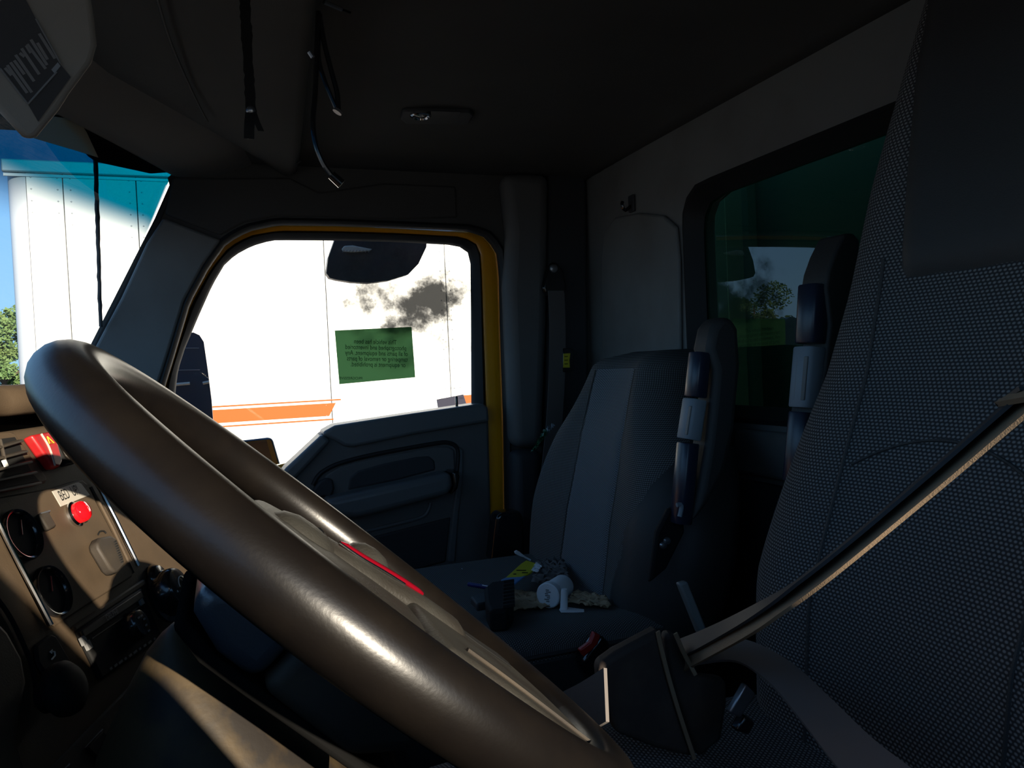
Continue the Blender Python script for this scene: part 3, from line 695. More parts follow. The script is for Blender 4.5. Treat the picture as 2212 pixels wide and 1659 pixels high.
# radio
rad = MB().prism(spl([(170, 1360), (306, 1270), (352, 1376), (222, 1466)], 0.0060), -SN*.006).build('radio', 'ink', dash, bevel=.002)
MB().prism(spl([(176, 1362), (305, 1276), (312, 1290), (184, 1377)], 0.0090), -SN*.003).build('radio_top_bar', 'dusty_dark', rad, bevel=.001)
q0, q1 = sp(232, 1341, .0095), sp(262, 1321, .0095); ex_ = (q1-q0).normalized(); up_ = (sp(229, 1330, .0095)-sp(233, 1339, .0095)).normalized()
text('lettering', 'DELPHI', q0, ex_, up_, .0085, 'grey_print', rad)
MB().tube(spl([(198, 1380), (312, 1303)], .0065), .0009, 6).build('disc_slot', 'dusty_dark', rad)
MB().lathe(spb(308, 1344, .020, .006), SN, [(.017, 0), (.0165, .010), (.0145, .014), (.012, .0145)], 24).build('volume_knob', 'gloss_black', rad, smooth=35)
for q in ((300, 1334), (306, 1330), (312, 1337), (316, 1350), (322, 1362)): MB().box(sp(*q, .0215), SA*.0022, SU*.0010, SN*.0004).build('knob_mark', 'grey_print', rad)
for q in ((304, 1299), (180, 1384), (190, 1394)): MB().box(sp(*q, .007), SA*.0042, SU*.0045, SN*.0018).build('radio_button', 'grey_print', rad, bevel=.0006)
for i in range(10):
    t = i/9; q = sp(240+94*t, 1444-64*t, .0065); MB().box(q, SA*(.0022+.001*(i % 3)), SU*.0012, SN*.0003).build('button_print', 'grey_print', rad)
MB().prism(spl([(158, 1352), (312, 1250), (318, 1262), (166, 1364)], 0.0040), -SN*.004).build('radio_bezel', 'dusty_dash', dash, bevel=.002)
# climate knob
ck = MB().lathe(spb(392, 1268, .0265, 0), SN, [(.036, 0), (.036, .004), (.030, .006), (.028, .022), (.0255, .026), (.022, .0265)], 32).build('climate_knob', 'gloss_black', dash, smooth=35)
arc = [sp(396, 1262, .0278)+(SA*math.cos(a)+SU*math.sin(a))*.011 for a in [math.radians(20+16*i) for i in range(11)]]
MB().tube(arc, .0007, 6).build('dial_arc', 'white_print', ck)
for q in ((402, 1274), (392, 1276), (384, 1277)): MB().box(sp(*q, .0275), SA*.0009, SU*.0026 if q[0] == 402 else SU*.0012, SN*.0003).build('dial_mark', 'white_print', ck)
ck2 = MB().lathe(spb(352, 1246, .011, 0), SN, [(.020, 0), (.020, .004), (.016, .010), (.013, .011)], 28).build('mode_knob', 'gloss_black', dash, smooth=35)
# brake valve pad and round knob
pd = MB().prism(spl([(78, 1392), (110, 1368), (122, 1372), (168, 1450), (160, 1475), (120, 1490), (82, 1430)], 0.0050), -SN*.005).build('control_pad', 'ink', dash, bevel=.003)
MB().tube(spl([(112, 1424), (119, 1416), (118, 1408), (111, 1407)], .0058), .0008, 6).build('arrow_print', 'white_print', pd)
MB().prism(spl([(114, 1402), (113, 1412), (107, 1408)], 0.0060), -SN*.0004).build('arrow_print', 'white_print', pd, smooth=0)
kb = MB().lathe(spb(152, 1482, .030, .005), SN, [(.014, 0), (.014, .010), (.023, .013), (.0245, .019), (.0235, .025), (.018, .030), (.008, .032), (.001, .0322)], 32).build('brake_knob', 'ink', dash, smooth=50)
# row of rocker switches low on the stack
bank = MB().prism(spl([(70, 1700), (360, 1400), (405, 1430), (140, 1740)], 0.0040), -SN*.004).build('switch_bank', 'dusty_dark', dash, bevel=.002)
for i in range(4):
    t = (i+.5)/4; cx_, cy_ = 96+285*t, 1712-300*t
    MB().prism(spl([(cx_-14, cy_+14), (cx_+20, cy_-22), (cx_+46, cy_+4), (cx_+12, cy_+40)], 0.0075), -SN*.0035).build('rocker', 'ink', bank, bevel=.0015)
    MB().tube(spl([(cx_-18, cy_+16), (cx_+18, cy_-24)], .0045), .0009, 6).build('rocker_trim', 'steel', bank)
# knee panel left of the chrome strip, with a dark joint
MB().prism(spl([(-140, 1290), (-20, 1320), (20, 1362), (52, 1420), (62, 1475), (48, 1540), (40, 1600), (70, 1690), (-140, 1720)], 0.0140), -SN*.014).build('knee_panel', 'dusty_dash', dash, bevel=.006, seg=3)
MB().tube(path_smooth(spl([(-20, 1275), (20, 1330), (52, 1395), (72, 1450), (80, 1520)], .003), 20), .0022, 6).build('joint', 'ink', dash)

# ================================================================ SEATS
def ring_at(z, yc, hwT, xfT, d, bul, n=44, p=3.2):
    hw = smooth_tab(hwT, z); xf = lerp(xfT, z); o = []
    for k in range(n):
        q = 2*math.pi*k/n; c, s = math.cos(q), math.sin(q)
        u = math.copysign(abs(c)**(2/p), c)*hw; x = -math.copysign(abs(s)**(2/p), s)*d
        if s > 0: x -= bul*math.exp(-((abs(u)-.72*hw)/(.30*hw))**2)*(abs(s)**.5)
        o.append(V((xf+d+x, yc+u, z)))
    return o
def front_x(u, z, hwT, xfT, d, bul, p=3.2):
    hw = smooth_tab(hwT, z); xf = lerp(xfT, z); t = min(abs(u)/hw, .999)
    s = (1-t**p)**(1/p); return xf+d-d*s-bul*math.exp(-((abs(u)-.72*hw)/(.30*hw))**2)*min(1, s**.8)
def build_seat(t, yc, hwT, xfT, d, bul, cw, zlo, zhi, mats, headpanel=None, top_round=.03):
    b = MB(); rs = []; uv = []; n = 44
    zs = [zlo+(zhi-zlo)*i/46 for i in range(47)]
    for z in zs:
        r = ring_at(z, yc, hwT, xfT, d, bul)
        if z > zhi-top_round:      # close the top smoothly
            k = math.sqrt(max(0, 1-((z-(zhi-top_round))/top_round)**2))
            c = sum(r, V())/len(r); k = max(k, .05); r = [V((c.x+(p.x-c.x)*(.25+.75*k), c.y+(p.y-c.y)*(.55+.45*k), p.z)) for p in r]
        L = [0.]
        for a, c in zip(r, r[1:]): L.append(L[-1]+(c-a).length)
        rs.append(r); uv += [(s_, z*1.03) for s_ in L]
    b.rings(rs, uv=uv); b.build('backrest', mats[0], t, smooth=75)
    if cw:
        def cwz(z): return lerp(cw, z)
        def fn(a, c):
            z = zlo+.02+(zhi-.032-zlo-.02)*c; u = cwz(z)*(2*a-1); e = abs(2*a-1)
            return V((front_x(u, z, hwT, xfT, d, bul)-.0075*(1-e**8)+.004*(e > .99), yc+u, z))
        MB().grid(fn, 18, 60, lambda a, c: (cwz(zlo+(zhi-zlo)*c)*(2*a-1), (zhi-zlo)*c)).build('centre_panel', mats[1], t, smooth=75)
        for sgn in (-1, 1):
            pth = []
            for i in range(40):
                z = zlo+.02+(zhi-.034-zlo-.02)*i/39; u = sgn*cwz(z); pth.append(V((front_x(u, z, hwT, xfT, d, bul)+.0005, yc+u, z)))
            MB().tube(pth, .0022, 6).build('seam', 'seat_vinyl', t)
    return t

# passenger seat -------------------------------------------------
PC = 1.345
ps = thing('captain_chair', (.45, 1.33, .0), 'grey fabric passenger seat littered with rubbish on its cushion', 'seat')
PH = [(.45, .24), (.55, .288), (.64, .312), (.70, .312), (.76, .298), (.82, .262), (.88, .205), (.92, .168), (.97, .148), (1.0, .138), (1.03, .13)]
PX = [(.45, .615), (.58, .635), (.70, .655), (.85, .695), (1.0, .755), (1.03, .77)]
build_seat(ps, PC, PH, PX, .075, .040, [(.4, .095), (.6, .098), (.8, .092), (.92, .085), (1.02, .08)], .45, 1.015, ('seat_bolster', 'seat_centre'))
# vinyl covering of the inner side, sweeping forward low down
def vb(z): return lerp([(.45, .100), (.55, .108), (.66, .150), (.76, .215), (.84, .240), (.92, .30)], z)
def sc_fn(a, c):
    z = .46+.46*c; r = ring_at(z, PC, PH, PX, .079, .042, 176); hw = smooth_tab(PH, z)
    k0 = min((k for k in range(44, 132)), key=lambda k: abs((PC-r[k].y)-min(vb(z), hw*.985)) + (1 if k > 88 else 0))
    k = k0+(112-k0)*a; i = int(k); p = r[i].lerp(r[min(i+1, 175)], k-i)
    return p+V((-.004*min(1, a*6), -.005, 0))
MB().grid(sc_fn, 14, 24).build('side_cover', 'seat_vinyl', ps, smooth=70)
# vinyl back shell
b = MB(); rs = []
for i in range(24):
    z = .40+.56*i/23; hw = smooth_tab(PH, z); xf = lerp(PX, z); r = []
    k = min(1, (23-i)/5)
    for a in range(16):
        q = math.radians(100+160*a/15) if False else 2*math.pi*a/16
        c, s = math.cos(q), math.sin(q); r.append(V((xf+.115+.055*math.copysign(abs(s)**.6, s)+.0*k, PC+(hw*.90)*math.copysign(abs(c)**.5, c), z)))
    rs.append(r)
b.rings(rs); b.build('back_shell', 'seat_vinyl', ps, smooth=60)
def cushion(t, yc, hw, x0, x1, zt, dish, thick, m, m2, nm='cushion'):
    rs = []; uv = []
    n = 26
    for i in range(n+1):
        s = i/n; x = x0+(x1-x0)*s; e = (1-abs(2*s-1)**5)**.5; w_ = hw*(.90+.10*e)
        r = []
        ks = 28
        for k in range(ks+1):
            a = -1+2*k/ks; r.append(V((x, yc+a*w_, zt-dish*(1-abs(a)**2.5)*e-.03*(1-e)-.035*(abs(a)**9))))
        r += [V((x, yc+w_*1.0, zt-.05)), V((x, yc+w_*.99, zt-thick)), V((x, yc-w_*.99, zt-thick)), V((x, yc-w_*1.0, zt-.05))]
        rs.append(r); L = [0.]
        for p, q in zip(r, r[1:]): L.append(L[-1]+(q-p).length)
        uv += [(l_, p.x) for l_, p in zip(L, r)]
    MB().rings(rs, uv=uv).build(nm, m, t, smooth=60)
    for sg in (1, -1):
        MB().tube(path_smooth([V((x0+(x1-x0)*q, yc+sg*hw*(1.0 if .1 < q < .9 else .985), zt-.046)) for q in (.04, .2, .4, .6, .8, .97)], 20), .004, 6).build('piping', 'seat_vinyl', t)
    MB().prism([V((x0+.02, yc-hw*.96, zt-.06)), V((x1, yc-hw*.96, zt-.06)), V((x1, yc-hw*.96, zt-thick-.10)), V((x0+.06, yc-hw*.96, zt-thick-.10))], (0, hw*1.92, 0)).build('seat_pan', m2, t, bevel=.02, seg=3)
    for sg in (1, -1):
        y_ = yc+sg*(hw+.002); MB().prism([V((x0+.03, y_, zt-.055)), V((x1-.02, y_, zt-.050)), V((x1-.02, y_, zt-thick-.08)), V((x0+.07, y_, zt-thick-.08))], (0, -sg*.012, 0)).build('side_skirt', m2, t, bevel=.004)
    MB().box((x0+(x1-x0)*.55, yc, (zt-thick-.10)/2), ((x1-x0)*.32, 0, 0), (0, hw*.6, 0), (0, 0, (zt-thick-.10)/2)).build('pedestal', 'dark_plastic', t, bevel=.01)
cushion(ps, 1.33, .265, .16, .72, .605, .035, .13, 'seat_bolster', 'seat_vinyl')
# driver seat -----------------------------------------------------
ds = thing('captain_chair', (.45, .56, .0), 'tall dotted fabric driver seat with black vinyl headrest panel', 'seat')
DH = [(.45, .215), (.60, .250), (.725, .262), (.80, .258), (.885, .245), (.97, .225), (1.07, .200), (1.185, .176), (1.26, .155), (1.31, .138), (1.40, .12), (1.46, .10)]
DX = [(.45, .565), (.60, .585), (.725, .600), (.885, .660), (.97, .692), (1.07, .712), (1.185, .728), (1.31, .75), (1.46, .79)]
build_seat(ds, .56, DH, DX, .085, .022, None, .45, 1.45, ('seat_dots', 'seat_dots'))
pth = []
for sg in (-1, 1):
    pth = [V((front_x(sg*u, z, DH, DX, .085, .022)-.0004, .56+sg*u, z)) for z, u in [(.50+.60*i/29, .105+.012*math.sin(i/29*3.1)) for i in range(30)]]
    MB().tube(pth, .0020, 6).build('seam', 'seat_vinyl', ds)
pth = [V((front_x(u, .905-.03*(u/.1)**2, DH, DX, .085, .022)-.0004, .56+u, .905-.03*(u/.1)**2)) for u in [-.105+.21*i/19 for i in range(20)]]
MB().tube(pth, .0018, 6).build('seam', 'seat_vinyl', ds)
def hp_fn(a, c):
    z = 1.075+.365*c; u = (.088-.004*c)*(2*a-1); e = abs(2*a-1)
    return V((front_x(u, z, DH, DX, .085, .022)-.010*(1-e**10)*(1-abs(2*c-1)**16)+.003*(e > .98), .56+u, z))
MB().grid(hp_fn, 16, 30).build('headrest_panel', 'seat_vinyl', ds, smooth=70)
cushion(ds, .56, .255, .10, .66, .600, .03, .13, 'seat_dots', 'seat_vinyl')
# folded-up armrests ----------------------------------------------
def armrest(t, Y, body, pads, wy):
    a = MB().prism(ysw(body, Y), (0, wy, 0)).build('armrest', 'seat_vinyl', t, bevel=.012, seg=4, smooth=50)
    for nm, m, (x0, y0), (x1, y1), r, asp in pads:
        p, q = onY(x0, y0, Y+wy*.45), onY(x1, y1, Y+wy*.45); d = (q-p).normalized(); L = (q-p).length
        pts = [p, p+d*.002, p+d*(L*.5), q-d*.002, q]
        o = MB().tube(pts, [r*.94, r, r*1.0, r, r*.94], 20, asp=1.2, up=V((1, 0, 0)), expo=.55).build(nm, m, a, smooth=50)
        if nm == 'adjuster':
            for k in (-1, .3):
                c = p+d*(L*.5)+V((-r*.93, r*k*.62-.002, 0)); MB().box(c, V((.0012, 0, 0)), V((0, r*.22, 0)), d*(L*.36)).build('grip_rib', 'slate_plastic', a, bevel=.001)
armrest(ps, 1.0, [(1532, 752), (1541, 708), (1558, 684), (1585, 686), (1598, 710), (1603, 790), (1590, 930), (1568, 1020), (1535, 1085), (1498, 1135), (1514, 1060), (1531, 960), (1542, 860), (1547, 800)],
        [('pad', 'navy_gloss', (1512, 762), (1502, 858), .0140, 1), ('adjuster', 'knob_grey', (1501, 863), (1488, 949), .0150, 1), ('pad', 'navy_gloss', (1486, 957), (1470, 1130), .0140, 1)], .05)
armrest(ds, .82, [(1784, 622), (1790, 585), (1804, 545), (1824, 504), (1846, 503), (1859, 520), (1856, 600), (1838, 700), (1818, 800), (1796, 880), (1765, 950), (1746, 1010), (1760, 900), (1782, 800), (1794, 700)],
        [('pad', 'navy_gloss', (1757, 616), (1750, 742), .0155, 1), ('adjuster', 'knob_grey', (1749, 751), (1738, 881), .0165, 1), ('pad', 'navy_gloss', (1736, 891), (1722, 1040), .0155, 1)], .05)
# small parts of the passenger seat: outboard cover, latch lever, buckle
MB().prism(ysw([(1072, 1118), (1082, 1108), (1124, 1104), (1132, 1120), (1136, 1215), (1062, 1215)], 1.66), (0, .05, 0)).build('recliner_cover', 'gloss_black', ps, bevel=.012, seg=4)
MB().tube(path_smooth(ysw([(1462, 1091), (1470, 1090), (1472, 1098), (1468, 1116)], 1.0), 8), .0035, 8).build('latch_lever', 'knob_grey', ps)
MB().prism(ysw([(1420, 1150), (1445, 1100), (1475, 1090), (1480, 1150), (1440, 1230), (1405, 1260)], 1.03), (0, .012, 0)).build('recliner_bracket', 'ink', ps, bevel=.004)
for q in ((1440, 1168), (1432, 1178)): MB().lathe(onY(*q, 1.028), (0, -1, 0), [(.006, 0), (.005, .004), (.001, .005)], 10).build('bolt', 'steel', ps)

# ================================================================ SEAT BELTS
sb = thing('driver_seat_belt', onY(1500, 1400, .62), 'tan driver seat belt with a leather sleeve crossing the driver seat', 'seat belt')
P1, P2, P3, P4 = onY(2330, 790, .275), onY(2212, 876, .31), onY(1760, 1256, .435), onY(1530, 1394, .64)
top = V((.60, -.02, 1.18))
pth = path_smooth([top, P1, P2, onY(1990, 1066, .37), P3, onY(1640, 1338, .50), P4, onY(1450, 1430, .73)], 44)
n = len(pth); dirb = (P4-P2).normalized(); view = (P3-CAM).normalized(); side_ = dirb.cross(view).normalized()
if side_.z < 0: side_ = -side_
edge = view
wd = []; wd2 = []
for i in range(n):
    t = i/(n-1); k = .19 if t < .66 else .19+.40*(t-.66)/.34
    wd.append((side_*k+edge*math.sqrt(1-k*k)).normalized()*.0235)
    k = .05 if t < .6 else .05+.45*(t-.6)/.4; wd2.append((side_*k+edge*math.sqrt(1-k*k)).normalized()*.020)
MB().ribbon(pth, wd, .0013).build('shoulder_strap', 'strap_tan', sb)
# second strap layer, its dark colour standing in for the unlit upper band
MB().ribbon([p+side_*(.0060+.006*max(0, i/(n-1)-.5))+edge*.008 for i, p in enumerate(pth)][n//4:], wd2[n//4:], .0012).build('strap_shade_band', 'dark_plastic', sb)
lap = path_smooth([onY(1484, 1418, .71), onY(1590, 1404, .65), onY(1680, 1450, .58), onY(1760, 1530, .52), onY(1860, 1640, .44), onY(2000, 1760, .37)], 30)
wl = []
for i, p in enumerate(lap):
    a = lap[max(i-1, 0)]; c = lap[min(i+1, len(lap)-1)]; d = (c-a).normalized(); v_ = (p-CAM).normalized(); s_ = d.cross(v_).normalized(); t = i/(len(lap)-1)
    wl.append((s_*(.35+.45*t)+v_*(.9-.3*t)).normalized()*.0235)
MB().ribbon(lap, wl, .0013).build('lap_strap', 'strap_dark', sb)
# leather comfort sleeve folded round the strap, with stitched bindings
def slv(px, Y, th): return MB().prism(ysw(px, Y), (0.004, th, 0))
sl_b = slv([(1292, 1440), (1330, 1412), (1420, 1364), (1432, 1366), (1440, 1440), (1462, 1520), (1490, 1610), (1504, 1640), (1420, 1620), (1330, 1585), (1298, 1500)], .675, .022).build('sleeve', 'sleeve_leather', sb, bevel=.007, seg=4)
slv([(1436, 1372), (1458, 1368), (1476, 1410), (1500, 1460), (1570, 1470), (1572, 1520), (1560, 1600), (1510, 1640), (1470, 1530), (1446, 1450)], .687, .018).build('sleeve_flap', 'sleeve_leather', sb, bevel=.006, seg=3)
for pp in ([(1421, 1364), (1428, 1400), (1446, 1470), (1470, 1550), (1500, 1640)], [(1459, 1368), (1476, 1408), (1502, 1458)]):
    q = path_smooth(ysw(pp, .672), 16); MB().ribbon(q, V((.0020, 0, .0007)), .0010).build('binding', 'strap_tan', sl_b)
tl = path_smooth([onY(1310, 1500, .65), onY(1260, 1530, .68), onY(1200, 1560, .72), onY(1130, 1610, .76)], 12)
MB().ribbon(tl, V((.006, .012, .020)), .002).build('tether_strap', 'strap_dark', sb)
MB().prism(ysw([(1468, 1262), (1486, 1256), (1528, 1360), (1512, 1372)], .86), (0, .012, 0)).build('buckle_stalk', 'slate_plastic', sb, bevel=.003)
MB().prism(ysw([(1612, 1478), (1634, 1500), (1600, 1552), (1576, 1540)], .62), (0, .008, 0)).build('latch_plate', 'steel', sb, bevel=.002)
MB().prism(ysw([(1590, 1580), (1612, 1545), (1634, 1562), (1620, 1590)], .625), (0, .012, 0)).build('buckle', 'gloss_black', sb, bevel=.003)

pb = thing('passenger_seat_belt', onY(1200, 940, 1.78), 'dark passenger seat belt hanging from its pillar loop', 'seat belt')
dr = ysw([(1172, 622), (1180, 585), (1192, 566), (1204, 566), (1218, 585), (1225, 626), (1214, 640), (1180, 640)], 1.775)
MB().prism(dr, (0, .016, 0)).build('loop_guide', 'gloss_black', pb, bevel=.006, seg=3)
MB().lathe(onY(1195, 580, 1.775), (0, -1, 0), [(.011, 0), (.010, .005), (.005, .007), (.001, .0072)], 16).build('bolt', 'steel', pb)
bp_ = path_smooth(ysw([(1201, 628), (1204, 700), (1203, 800), (1198, 900), (1188, 1000), (1170, 1150)], 1.772), 16)
MB().ribbon(bp_, V((.0225, .002, 0)), .0012).build('strap', 'strap_dark', pb)
MB().ribbon([p+V((.004, .006, 0)) for p in bp_], V((.0225, .002, 0)), .0012).build('strap', 'strap_dark', pb)
MB().prism(ysw([(1216, 752), (1236, 752), (1240, 760), (1240, 798), (1232, 804), (1216, 804)], 1.77), (0, .012, 0)).build('tag_holder', 'gloss_black', pb, bevel=.003)
tg = MB().prism(ysw([(1217, 764), (1232, 763), (1230, 778), (1231, 794), (1217, 794)], 1.7685), (0, .001, 0)).build('warning_tag', 'tag_yellow', pb, smooth=0)
for i in range(3): MB().box(onY(1223, 770+8*i, 1.768), (.0045, 0, 0), (0, .0002, 0), (0, 0, .0009)).build('print', 'ink', tg)
bk = thing('passenger_buckle', onY(1275, 1430, 1.05), 'red release button of the buckle beside the passenger cushion', 'buckle')
MB().prism(ysw([(1258, 1432), (1300, 1372), (1318, 1390), (1318, 1440), (1280, 1470)], 1.035), (0, .03, 0)).build('housing', 'gloss_black', bk, bevel=.005, seg=3)
MB().prism(ysw([(1252, 1405), (1262, 1398), (1276, 1388), (1284, 1366), (1298, 1372), (1292, 1392), (1278, 1406), (1262, 1420)], 1.028), (0, .01, 0)).build('release_button', 'buckle_red', bk, bevel=.002)

# ================================================================ OVERHEAD THINGS
pod = thing('overhead_pod', onY(100, 60, .80), 'rounded grey overhead pod carrying a worn placard of printed lines', 'control pod')
PN = V((.28, -.86, -.42)).normalized(); PP = onY(80, 150, .82)
def pp_(x, y, h=0.): return onP(x, y, PP, PN)+PN*h
b = MB().prism([pp_(x, y) for x, y in [(-90, 150), (0, 245), (50, 298), (66, 305), (82, 298), (130, 240), (152, 205), (200, 140), (212, 100), (206, 40), (190, -60), (60, -120), (-90, -60)]], -PN*.11)
pb_ = b.build('housing', 'pod_grey', pod, bevel=.012, seg=4)
MB().prism([pp_(x, y) for x, y in [(-70, 60), (0, 146), (60, 224), (82, 262), (152, 166), (130, 138), (77, 40), (40, -30)]], PN*.0015).build('placard', 'dark_plastic', pod, smooth=0)
for x0, y0, x1, y1 in [(84, 72, 118, 126), (80, 92, 102, 128), (66, 85, 101, 140), (58, 95, 98, 148), (46, 104, 84, 160), (56, 98, 66, 114), (33, 118, 73, 175), (30, 130, 52, 160), (22, 134, 68, 199), (15, 140, 58, 200), (10, 146, 24, 162), (42, 114, 52, 122)]:
    a, c = pp_(x0, y0, .0017), pp_(x1, y1, .0017); d = (c-a).normalized(); s_ = d.cross(PN).normalized()*.0013
    MB().prism([a-s_, c-s_, c+s_, a+s_], PN*.0004).build('print_line', 'grey_print', pod, smooth=0)
for l_ in ([(77, 40), (130, 136)], [(0, 147), (60, 224)], [(60, 224), (122, 155)]):
    MB().tube([pp_(*q, .0018) for q in l_], .0009, 6).build('placard_border', 'grey_print', pod)
MB().prism([pp_(x, y, .0017) for x, y in [(110, 150), (124, 134), (130, 142), (117, 158)]], PN*.0004).build('placard_tab', 'knob_grey', pod, smooth=0)
MB().tube([pp_(150, 40, -.10), pp_(150, 0, -.22)], .02, 10).build('mount', 'dark_plastic', pod)

ls = thing('hanging_strap', onY(545, 292, .96), 'ragged black strap with a metal stud hanging from the overhead console', 'strap')
rr = random.Random(5)
pth = [onY(527+16*i/28+rr.uniform(-.8, .8), -20+270*i/28, .96) for i in range(29)]
MB().ribbon(pth, [V((rr.uniform(.0050, .0066), 0, 0)) for _ in pth], .0012).build('webbing', 'ink', ls)
MB().lathe(onY(542, 239, .957), (-.1, -1, 0), [(.0055, 0), (.0052, .002), (.003, .004), (.0005, .0045)], 16).build('stud', 'steel', ls)
for x0, y0, x1, y1, w_ in ((541, 244, 538, 300, .0058), (547, 242, 564, 283, .0035)):
    MB().ribbon(path_smooth([onY(x0, y0, .955), onY((x0+x1)/2-1, (y0+y1)/2, .952), onY(x1, y1, .955)], 6), V((w_, 0, 0)), .001).build('tail', 'ink', ls)

for nm, lab, pp, tip in (('hanging_cable', 'long black cable ending in a plug dangling below the ceiling', [(688, 25), (684, 110), (681, 200), (676, 262), (682, 310), (698, 352), (716, 378)], [(716, 378), (738, 398)]),
                         ('hanging_cable', 'short looped black cable hanging beside the dangling plug', [(690, 30), (700, 90), (715, 150), (728, 200), (731, 238)], [(731, 238), (728, 243)])):
    ct = thing(nm, onY(*tip[-1], 1.03), lab, 'cable', 'cables hanging by the overhead console')
    MB().tube(path_smooth([onY(*q, 1.03) for q in pp], 30), .0034, 8).build('cord', 'gloss_black', ct)
    MB().tube([onY(*q, 1.03) for q in tip], [.006, .0065], 10).build('plug', 'gloss_black' if tip[0][0] == 716 else 'steel', ct)
    if tip[0][0] == 731: MB().tube(path_smooth([onY(*q, 1.032) for q in [(690, 40), (688, 120), (700, 170), (718, 215), (729, 240)]], 20), .0030, 8).build('cord', 'gloss_black', ct)
    else: MB().tube([onY(668, 112, 1.02), onY(676, 124, 1.02)], .003, 8).build('ferrule', 'steel', ct)
rl_ = thing('ceiling_rod', onZ(700, 10, 1.515), 'short metal rod clipped to the ceiling at the top of the frame', 'rod')
MB().tube([onZ(700, 4, 1.508), onZ(738, 20, 1.508)], .003, 8).build('rod', 'steel', rl_)
MB().tube([onZ(738, 20, 1.508), onZ(757, 27, 1.508)], .0016, 8).build('wire', 'gloss_black', rl_)
dm = thing('dome_light', onZ(945, 245, 1.51), 'slim rectangular dome light with a round lens on the ceiling', 'ceiling light')
MB().prism([onZ(x, y, 1.516) for x, y in [(868, 232), (874, 229), (1016, 232), (1024, 240), (1012, 258), (1000, 260), (876, 258), (864, 248)]], (0, 0, -.010)).build('housing', 'dark_plastic', dm, bevel=.004, seg=3)
MB().lathe(onZ(908, 246, 1.506), (0, 0, -1), [(.021, 0), (.021, .005), (.018, .007), (.0165, .004)], 28).build('lens_ring', 'chrome', dm)
MB().lathe(onZ(908, 246, 1.505), (0, 0, -1), [(.0165, 0), (.016, .003), (.008, .006), (.0005, .007)], 24).build('lens', 'gloss_black', dm)
MB().prism([onZ(x, y, 1.506) for x, y in [(930, 238), (996, 240), (990, 254), (930, 254)]], (0, 0, -.002)).build('lens_cover', 'dark_plastic', dm, bevel=.001)

# ================================================================ RUBBISH ON THE PASSENGER CUSHION
ZC = .572
pill = thing('pill_bottle', onZ(1190, 1305, ZC), 'white plastic bottle lying on the passenger cushion, cap towards the camera', 'bottle')
c0 = onZ(1183, 1287, ZC+.025); c1 = onZ(1206, 1262, ZC+.025)
ax = V((c1.x-c0.x+.02, c1.y-c0.y, 0)).normalized()
MB().lathe(c0+ax*.012, ax, [(.019, 0), (.0205, .002), (.0205, .050), (.019, .054)], 28).build('body', 'bottle_white', pill, smooth=40)
MB().lathe(c0, ax, [(.0205, 0), (.0222, .0015), (.0222, .014), (.021, .015)], 28).build('cap', 'bottle_white', pill, smooth=40)
r1 = V((0, 0, 1)); r2 = ax.cross(r1)
for i in range(7): MB().box(c0-ax*.0004+r1*(.010-.0033*i)+r2*(.002*math.sin(i*2.1)), ax*.0003, r1*.0010, r2*(.003+.0015*(i % 2))).build('cap_print', 'grey_print', pill)
def sheet(nm, corners, m, label, cat, group=None, amp=.008, nu=14, seed=1, sol=.0012, par=None):
    r = random.Random(seed); ph = [(r.uniform(8, 26), r.uniform(8, 26), r.uniform(0, 6), r.uniform(.4, 1)) for _ in range(7)]
    A, B, C, D = corners
    def fn(u, v):
        p = A*(1-u)*(1-v)+B*u*(1-v)+C*u*v+D*(1-u)*v
        h = sum(abs(math.sin(a*u+b_*v+c_))*k for a, b_, c_, k in ph)/7
        j = V((math.sin(31*v+seed), math.cos(29*u+seed), 0))*amp*.35
        return p+V((0, 0, amp*2.2*h))+j
    return MB().grid(fn, nu, nu).build(nm, m, par, smooth=25, solid=sol, label=label, cat=cat, group=group)
sheet('paper_napkin', [onZ(*q, ZC) for q in [(1078, 1332), (1190, 1322), (1186, 1296), (1100, 1284)]], 'napkin', 'crumpled brown napkin beside the black brush on the cushion', 'napkin', 'crumpled napkins', .010, 16, 3)
sheet('paper_napkin', [onZ(*q, ZC+.01) for q in [(1225, 1312), (1322, 1322), (1310, 1300), (1240, 1286)]], 'napkin', 'crumpled brown napkin right of the white bottle', 'napkin', 'crumpled napkins', .009, 16, 9)
pk = thing('wipe_packet', onZ(1130, 1245, ZC), 'torn yellow and blue packet lying behind the black brush', 'packet')
def pz(x, y, dz=0): return onZ(x, y, ZC+.028+dz)
MB().prism([pz(*q) for q in [(1092, 1252), (1125, 1222), (1137, 1214), (1162, 1222), (1148, 1240), (1128, 1250)]], (0, 0, .004)).build('yellow_half', 'packet_yellow', pk, bevel=.0015)
MB().prism([pz(*q) for q in [(1082, 1256), (1092, 1251), (1128, 1249), (1136, 1246), (1108, 1268), (1100, 1268)]], (0, 0, .0035)).build('blue_half', 'packet_blue', pk, bevel=.0015)
sheet('torn_end', [pz(*q) for q in [(1148, 1236), (1162, 1240), (1172, 1226), (1158, 1218)]], 'paper_white', None, None, amp=.004, nu=8, seed=4, par=pk)
for q, w_ in (((1126, 1232), .010), ((1134, 1237), .006), ((1112, 1240), .003)): MB().box(pz(*q, .0045), V((w_*.8, -w_*.5, 0)), V((.001, .0018, 0)), V((0, 0, .0003))).build('print', 'ink', pk)
ZB = ZC+.014
brs = thing('hand_brush', onZ(1070, 1300, ZB), 'black ribbed brush head lying among the rubbish on the cushion', 'brush')
MB().prism([onZ(*q, ZB+.034) for q in [(1046, 1268), (1060, 1256), (1100, 1250), (1108, 1262), (1108, 1300), (1096, 1316), (1058, 1318), (1048, 1298)]], (0, 0, -.036)).build('block', 'ink', brs, bevel=.006, seg=3)
